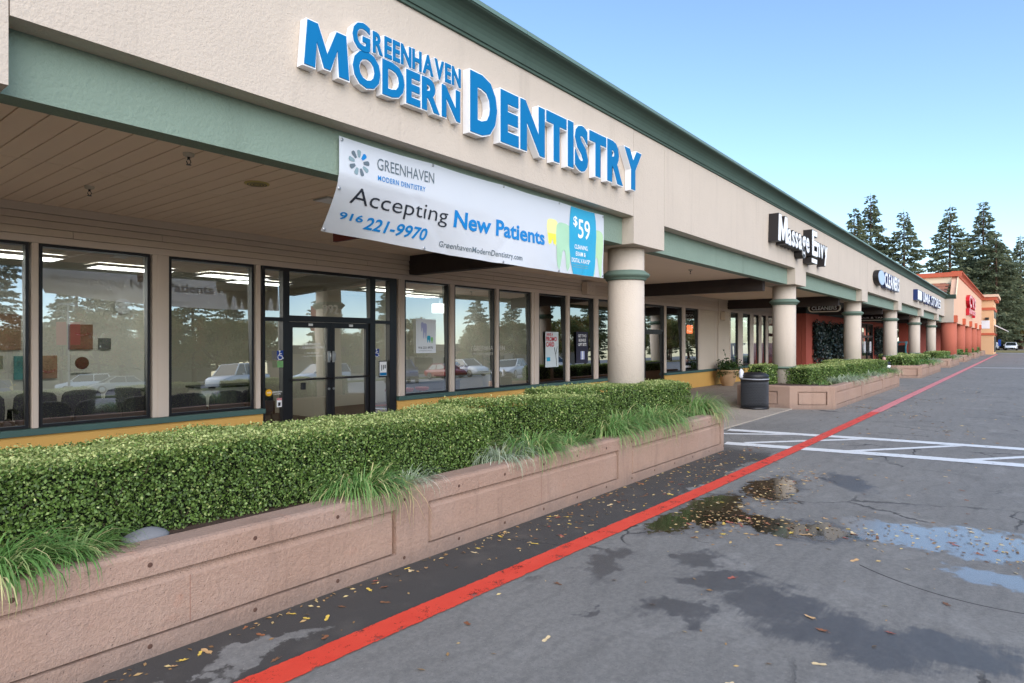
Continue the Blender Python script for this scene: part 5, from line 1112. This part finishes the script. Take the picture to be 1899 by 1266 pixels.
# ------------------------------------------------------------------ parked cars
CARG = mk('car_glass', s(30, 36, 40), .06, .1, 2, 0, 50, .004, .8); TYRE = RUBBER; RIM = mk('wheel_rim', s(170, 172, 176), .3, .1, 6, 0, 50, .004, .5, .8); TAIL = mk('tail_lamp', s(160, 20, 24), .2); HEADL = mk('head_lamp', s(220, 224, 228), .1)
def carpaint(name, c): return mk(name, c, .18, .03, 2, 0, 50, .004, .7)
def loft(m, secs, close=True):
    k = len(secs[0]); v = [p for q in secs for p in q]
    f = [(i * k + j, i * k + (j + 1) % k, (i + 1) * k + (j + 1) % k, (i + 1) * k + j) for i in range(len(secs) - 1) for j in range(k)]
    m.add(v, f + [tuple(range(k))[::-1], tuple((len(secs) - 1) * k + j for j in range(k))], True)
def make_car(kind, paint):
    t = thing('parked_car', 'x', 'car'); L, Wd, belt, top = {'sedan': (4.7, .90, .92, 1.44), 'suv': (4.8, .95, 1.06, 1.74), 'pickup': (5.7, 1.0, 1.12, 1.92), 'hatch': (4.2, .87, .94, 1.5)}[kind]
    def sec(x, w_, zb, zt): return [(x, -w_ * .92, zb), (x, -w_, zb + .12), (x, -w_, zt - .28), (x, -w_ * .96, zt - .05), (x, -w_ * .86, zt), (x, w_ * .86, zt), (x, w_ * .96, zt - .05), (x, w_, zt - .28), (x, w_, zb + .12), (x, w_ * .92, zb)]
    h = L / 2; hood = belt - (.06 if kind != 'pickup' else 0)
    m = MB(); loft(m, [sec(-h, Wd * .82, .42, belt - .12), sec(-h + .12, Wd * .94, .3, belt - .02), sec(-h + .7, Wd, .26, belt), sec(0, Wd, .24, belt + .02), sec(h - 1.2, Wd, .26, belt), sec(h - .45, Wd * .96, .28, hood - .1), sec(h - .1, Wd * .88, .32, hood - .2), sec(h, Wd * .72, .4, hood - .32)]); m.build('body', paint, t)
    cab = {'sedan': [(-h + .55, 0), (-h + 1.15, .9), (-h + 1.6, 1), (.25, 1), (1.15, 0)], 'suv': [(-h + .1, 0), (-h + .35, .9), (-h + .7, 1), (.35, 1), (1.2, 0)], 'pickup': [(-.35, 0), (-.25, .95), (0.0, 1), (1.0, 1), (1.75, 0)], 'hatch': [(-h + .1, 0), (-h + .55, .9), (-h + .9, 1), (.2, 1), (1.1, 0)]}[kind]
    m = MB(); mr = MB()
    def cs(x, f): w_ = Wd * (.93 - .17 * f); z = belt + (top - belt) * f; return w_, z
    base = [(x, -Wd * .93, belt + .005) for x, f in (cab[0], cab[-1])] ; pts = [(x, *cs(x, f)) for x, f in cab]
    v = [(x, -w_, z) for x, w_, z in pts] + [(x, w_, z) for x, w_, z in pts]; n = len(pts)
    m.add(v, [tuple(range(n)), tuple(range(n, 2 * n))[::-1]] + [(i, i + 1, n + i + 1, n + i) for i in range(n - 1)], False); cb = m.build('cabin_glass', CARG, t)
    a = [p for p in pts if p[2] > belt + (top - belt) * .85]
    mr.box(a[0][0], a[-1][0], -a[0][1] - .015, a[0][1] + .015, top - .06, top + .03); mr.build('roof_panel', paint, t, bevel=.03)
    for sx in (-1, 1):
        for x0_, x1_ in ((pts[0], pts[1]), (pts[-1], pts[-2])): MB().tube([(x0_[0], sx * x0_[1], x0_[2]), (x1_[0], sx * x1_[1], x1_[2] - .02)], .045, 6).build('pillar', paint, t)
        mx_ = (pts[1][0] + pts[-2][0]) / 2; MB().tube([(mx_, sx * Wd * .935, belt), (mx_, sx * Wd * .77, top - .04)], .04, 6).build('pillar', paint, t)
        for xw in (-h + .95, h - .95):
            w_ = MB().lathe([(.2, -.1), (.33, -.1), (.345, -.06), (.345, .06), (.33, .1), (.2, .1)], (xw, sx * (Wd - .09), .345), 24, 'y').build('wheel', TYRE, t); MB().lathe([(.0, -.02), (.1, -.01), (.21, 0.0)], (xw, sx * (Wd + .015), .345), 18, 'y', cap=False).build('rim', RIM, w_)
        MB().box(-h - .01, -h + .2, sx * Wd * .62 - .14, sx * Wd * .62 + .14, belt - .34, belt - .14).build('tail_light', TAIL, t); MB().box(h - .3, h - .06, sx * Wd * .6 - .15, sx * Wd * .6 + .15, hood - .40, hood - .26).build('headlight', HEADL, t)
        MB().box(.85, 1.0, sx * (Wd + .02), sx * (Wd + .16), belt - .02, belt + .12).build('mirror', paint, t)
    if kind == 'pickup': MB().box(-h + .1, -.4, -Wd * .8, Wd * .8, belt - .4, belt + .025).build('bed', mk('bed_dark', s(50, 50, 52), .8), t)
    return t
WH = carpaint('paint_white', s(236, 236, 236)); SI = carpaint('paint_silver', s(186, 184, 176)); RE = carpaint('paint_red', s(150, 30, 34)); BU = carpaint('paint_blue', s(36, 56, 112)); BK = carpaint('paint_black', s(26, 26, 30)); GD = carpaint('paint_gold', s(196, 164, 60)); GR = carpaint('paint_grey', s(96, 100, 106))
cars = [('pickup', WH, 25.5, -28, 152, 'white pickup truck mirrored in the third window'), ('sedan', SI, 23, -45, 183, 'silver sedan mirrored in the second window'), ('suv', WH, 24, -56, 200, 'white car behind the silver sedan mirrored in the second window'), ('sedan', RE, 28, -57, 10, 'red car mirrored beside the white one'), ('hatch', GD, 17.5, -57, 100, 'yellow hatchback mirrored in the second window'),
        ('pickup', WH, 12.5, -55, 178, 'white pickup mirrored low at the first window post'), ('sedan', GR, 36, -50, 170, 'grey sedan mirrored behind the pickup'), ('suv', WH, 30, -24, 178, 'white van mirrored in the glass doors'), ('suv', BU, 34, -19, 120, 'dark blue car mirrored behind the desk'), ('sedan', RE, 44, -24, 95, 'red car mirrored beside the beige counter'),
        ('suv', WH, 47, -24, 95, 'white car mirrored next to the red one'), ('sedan', WH, 39, -12, 160, 'white sedan mirrored across the promo poster'), ('suv', SI, 56, -20, 100, 'silver car mirrored beyond the gift poster'), ('sedan', BK, 40, -38, 100, 'black sedan mirrored in the third window'), ('hatch', BU, 10, -32, 170, 'blue car mirrored at the far left edge'), ('suv', GR, 52, -40, 95, 'grey car mirrored far behind in the lot')]
protos = {}
for kind, pt, x, y, rz, l in cars:
    if kind not in protos:
        o = protos[kind] = make_car(kind, pt)
    else:
        o = copytree(protos[kind])
        for c in [c for c in bpy.data.objects if c.parent == o]:
            if c.name.split('.')[0] in ('body', 'roof_panel', 'pillar', 'mirror'):
                c.material_slots[0].link = 'OBJECT'; c.material_slots[0].material = pt
    o.location = (x, y, .01); o.rotation_euler = (0, 0, R(rz)); tag(o, l, 'car', 'parked cars in the lot')
for x, y, rz, l in ((152, 4.6, 175, 'white car parked left of the trunk at the lane end'), (150, 1.7, 178, 'white car parked right of the trunk at the lane end')):
    o = copytree(protos['sedan']); o.location = (x, y, .12); o.rotation_euler = (0, 0, R(rz)); tag(o, l, 'car', 'cars parked at the lane end')
    for c in [c for c in bpy.data.objects if c.parent == o]:
        if c.name.split('.')[0] in ('body', 'roof_panel', 'pillar', 'mirror'): c.material_slots[0].link = 'OBJECT'; c.material_slots[0].material = WH
def zone_of(x): return 'in the far left windows' if x < 18 else 'in the second and third windows' if x < 34 else 'in the entrance doors' if x < 46 else 'in the windows right of the doors' if x < 66 else 'in the dark windows before the first column' if x < 105 else 'in the glass between the first two columns' if x < 160 else 'in the third shop windows'
# trees, islands, poles and low shops on the far side of the lot (seen mirrored in the glass)
for i, (T, x, y, sc) in enumerate([(T1, 14, -92, .8), (T2, 26, -98, .95), (T3, 34, -90, .9), (T1, 42, -96, 1.0), (T2, 52, -92, .85), (T3, 62, -100, .8), (T1, 76, -88, .7), (T2, 94, -90, .75), (T3, 112, -80, .7), (T2, 130, -84, .7), (T3, 6, -84, .7), (T1, -10, -90, .8), (T2, 108, -58, .6), (T1, 142, -66, .7), (T3, 172, -64, .75), (T2, 196, -72, .8), (T1, 232, -80, .8)]):
    o = copytree(T, (x, y, 0), i * 2.1, sc); zn = zone_of(x); tag(o, 'tall dark conifer across the parking lot mirrored ' + zn, 'tree', 'conifers mirrored ' + zn)
A2 = broadleaf('autumn_tree', 9, 4, 9)
for i, (x, y, sc) in enumerate([(30, -70, 1.0), (38, -72, 1.1), (46, -66, .9), (54, -74, 1.0), (64, -58, .9), (74, -62, 1.0), (86, -56, .9), (22, -74, .8), (100, -60, 1.0), (48, -44, .6), (70, -44, .6), (10, -70, .9), (16, -68, .9), (25, -66, .8), (34, -62, .85), (42, -64, .9), (58, -62, .8), (92, -42, .9), (101, -44, 1.0), (112, -40, .9), (124, -47, 1.1), (136, -43, 1.0), (150, -50, 1.1), (166, -46, 1.1), (184, -54, 1.2), (205, -58, 1.3), (225, -60, 1.4)]):
    o = A2 if i == 0 else copytree(A2); o.location = (x, y, 0); o.scale = (sc,) * 3; o.rotation_euler = (0, 0, i * 1.7); zn = zone_of(x); tag(o, 'olive autumn tree mirrored ' + zn, 'tree', 'autumn trees mirrored ' + zn)
hs = thing('far_shops', 'low tan shop row across the parking lot mirrored in the glass', 'building', (60, -80, 0)); box('wall', mk('far_tan', s(190, 164, 138), .9), hs, 62, 150, -86, -78, 0, 4.2); box('roof', mk('far_roof', s(120, 92, 78), .9), hs, 61, 151, -87, -77, 4.201, 5.6)
for i in range(10): box('window', CARG, hs, 66 + i * 8, 71 + i * 8, -77.99, -77.9, .4, 3)
h2 = thing('far_shops', 'long low grey shop row behind the mirrored conifers', 'building', (0, -108, 0)); box('wall', mk('far_grey', s(120, 118, 104), .9), h2, -80, 62, -114, -106, 0, 5.5); box('roof', mk('far_slate', s(86, 88, 84), .9), h2, -81, 63, -115, -105, 5.501, 6.6)
ISL = mk('island_grass', s(110, 116, 60), .95, .25, 3)
for x0_, x1_, y_ in ((8, 60, -30), (14, 110, -63)): tag(MB().box(x0_, x1_, y_ - 1.2, y_ + 1.2, -.05, .14).build('grass_island', ISL), 'grassy island in the parking lot mirrored in the glass', 'island', 'parking lot islands', 'structure')
FLAG = mk('pole_banner_red', s(176, 44, 36), .7, .2, 9)
for x, y, l in ((21.5, -52, 'lamp pole with red banners mirrored in the second window'), (33, -28, 'lamp pole with red banners mirrored right of the doors')):
    t = thing('lamp_pole', l, 'lamp post', (x, y, 0)); MB().tube([(x, y, 0), (x, y, 8.5)], [.09, .06], 10).build('pole', GREYC, t); MB().box(x - .8, x + .8, y - .15, y + .15, 8.5, 8.65).build('lamp_head', GREYC, t); MB().lathe([(.3, 0), (.3, .7)], (x, y, 0), 16).build('base', CONC, t)
    for k in (-1, 1): MB().box(x + k * .55 - .4, x + k * .55 + .4, y - .01, y + .01, 4.6, 6.8).build('flag', FLAG, t)

# ------------------------------------------------------------------ fallen leaves
def leaf_mesh(name, seed, mat, lobes):
    rg = random.Random(seed); n = 14; v = [(0, 0, .006)]
    for i in range(n):
        a = 2 * math.pi * i / n; r_ = (.5 + .5 * abs(math.cos(a))) * (.75 + .3 * math.cos(lobes * a) + rg.uniform(-.08, .08)); v.append((r_ * math.cos(a), r_ * math.sin(a) * .85, .02 + .22 * r_ * r_ * abs(math.sin(a + rg.uniform(-.4, .4)))))
    m = MB(); m.add(v, [(0, 1 + i, 1 + (i + 1) % n) for i in range(n)]); m.tube([(-.7, 0, .05), (-1.25, .1, .02)], .03, 4); return m.mesh(name, mat, False)
LC = {'tan': s(196, 156, 108), 'yellow': s(220, 186, 84), 'rust': s(146, 94, 62), 'red': s(164, 92, 76), 'brown': s(122, 84, 58), 'straw': s(222, 196, 150)}
LM = {k: [leaf_mesh('fallen_leaf', i * 7 + j, mk('leaf_' + k + str(j), c, .6, .25, 2), (2, 5, 3)[j]) for j in range(3)] for i, (k, c) in enumerate(LC.items())}
def pud_pts(n):
    out = []
    while len(out) < n:
        c = random.choice([(7.9, 2.4, .8, .28), (6.5, 2.45, .9, .3), (6.4, 1.8, .35, .7), (6.7, .9, .5, .6), (6.8, .2, .6, .5), (7.3, 2.2, .7, .3), (6.1, 2.2, .5, .3), (8.8, 2.2, .8, .5), (5.8, 3.3, 2.2, .25), (8.5, 3.3, 1.5, .25)])
        x, y = random.gauss(c[0], c[2] * .55), random.gauss(c[1], c[3] * .6)
        if 3.72 > y > -.6: out.append((x, y))
    return out
big = [(4.6, 3.45, 'tan'), (5.2, 2.9, 'yellow'), (4.95, 3.5, 'red'), (4.45, 3.3, 'yellow'), (6.0, 3.45, 'straw'), (6.2, 3.5, 'straw'), (5.7, 1.05, 'tan'), (4.72, 1.68, 'red'), (4.42, .62, 'red'), (4.2, .95, 'rust'), (4.35, 1.05, 'tan'), (2.05, 3.55, 'rust'), (1.75, 3.6, 'tan'), (1.62, 3.6, 'yellow'), (2.9, 3.6, 'yellow'), (3.0, 3.55, 'rust'), (3.45, 3.6, 'tan'), (4.05, 3.6, 'yellow'), (3.95, 3.55, 'straw')]
big += [(x, y, random.choice(list(LC))) for x, y in pud_pts(120)] + [(random.uniform(2.2, 11), random.uniform(-.3, 2.8), random.choice(['tan', 'rust', 'brown', 'straw'])) for _ in range(36)] + [(random.uniform(1.2, 10), random.uniform(3.2, 3.72), random.choice(list(LC))) for _ in range(50)] + [(10.6 + random.gauss(0, .2), 3.45 + random.gauss(0, .1), random.choice(['tan', 'brown', 'rust'])) for _ in range(18)]
for x, y, c in big:
    o = bpy.data.objects.new('fallen_leaf', random.choice(LM[c])); COL.objects.link(o); sc = random.uniform(.022, .042); o.scale = (sc, sc, sc * .8); o.location = (x, y, .003); o.rotation_euler = (random.uniform(-.15, .15), random.uniform(-.15, .15), random.uniform(0, 6.28))
    zone = 'by the far tip of the foreground planter' if x > 10.2 and y > 3 else 'between the red line and the planter' if y > 3 else 'in or beside the wet puddle' if x > 5.3 and (y > 1.3 or x < 7.8) and x < 9.6 else 'on the dry open asphalt'
    tag(o, 'fallen %s leaf %s' % (c, zone), 'leaf', 'fallen %s leaves %s' % (c, zone))
v = []; tt = []
pts = pud_pts(950) + [(random.uniform(1, 10.2), 3.74 - abs(random.gauss(0, .12))) for _ in range(260)] + [(random.uniform(2, 30), random.uniform(-.5, 3.6)) for _ in range(260)] + [(x + random.gauss(0, .5), y + random.gauss(0, .3)) for x, y in [(17.5, 2.2), (19, 3.4), (15, 1), (22, 2.2), (26, 3.2)] for _ in range(26)]
for x, y in pts:
    sc = random.uniform(.009, .027) * (1 if x < 12 else 1.8); a = random.uniform(0, 6.28); ca, sa = math.cos(a), math.sin(a)
    for dx, dy, dz in ((-1, 0, .1), (0, .4, .5), (1, 0, .15), (0, -.4, .05)): v.append((x + (dx * ca - dy * sa) * sc, y + (dx * sa + dy * ca) * sc, .004 + dz * sc * .5))
    tt.append(random.random())
lit = raw('leaf_litter', np.array(v), 4, leafmat('litter', s(110, 76, 50), s(190, 150, 100), s(226, 200, 140), .7, .1), tt); tag(lit, 'scattered small leaf crumbs over the wet asphalt', 'leaf litter', kind='stuff')
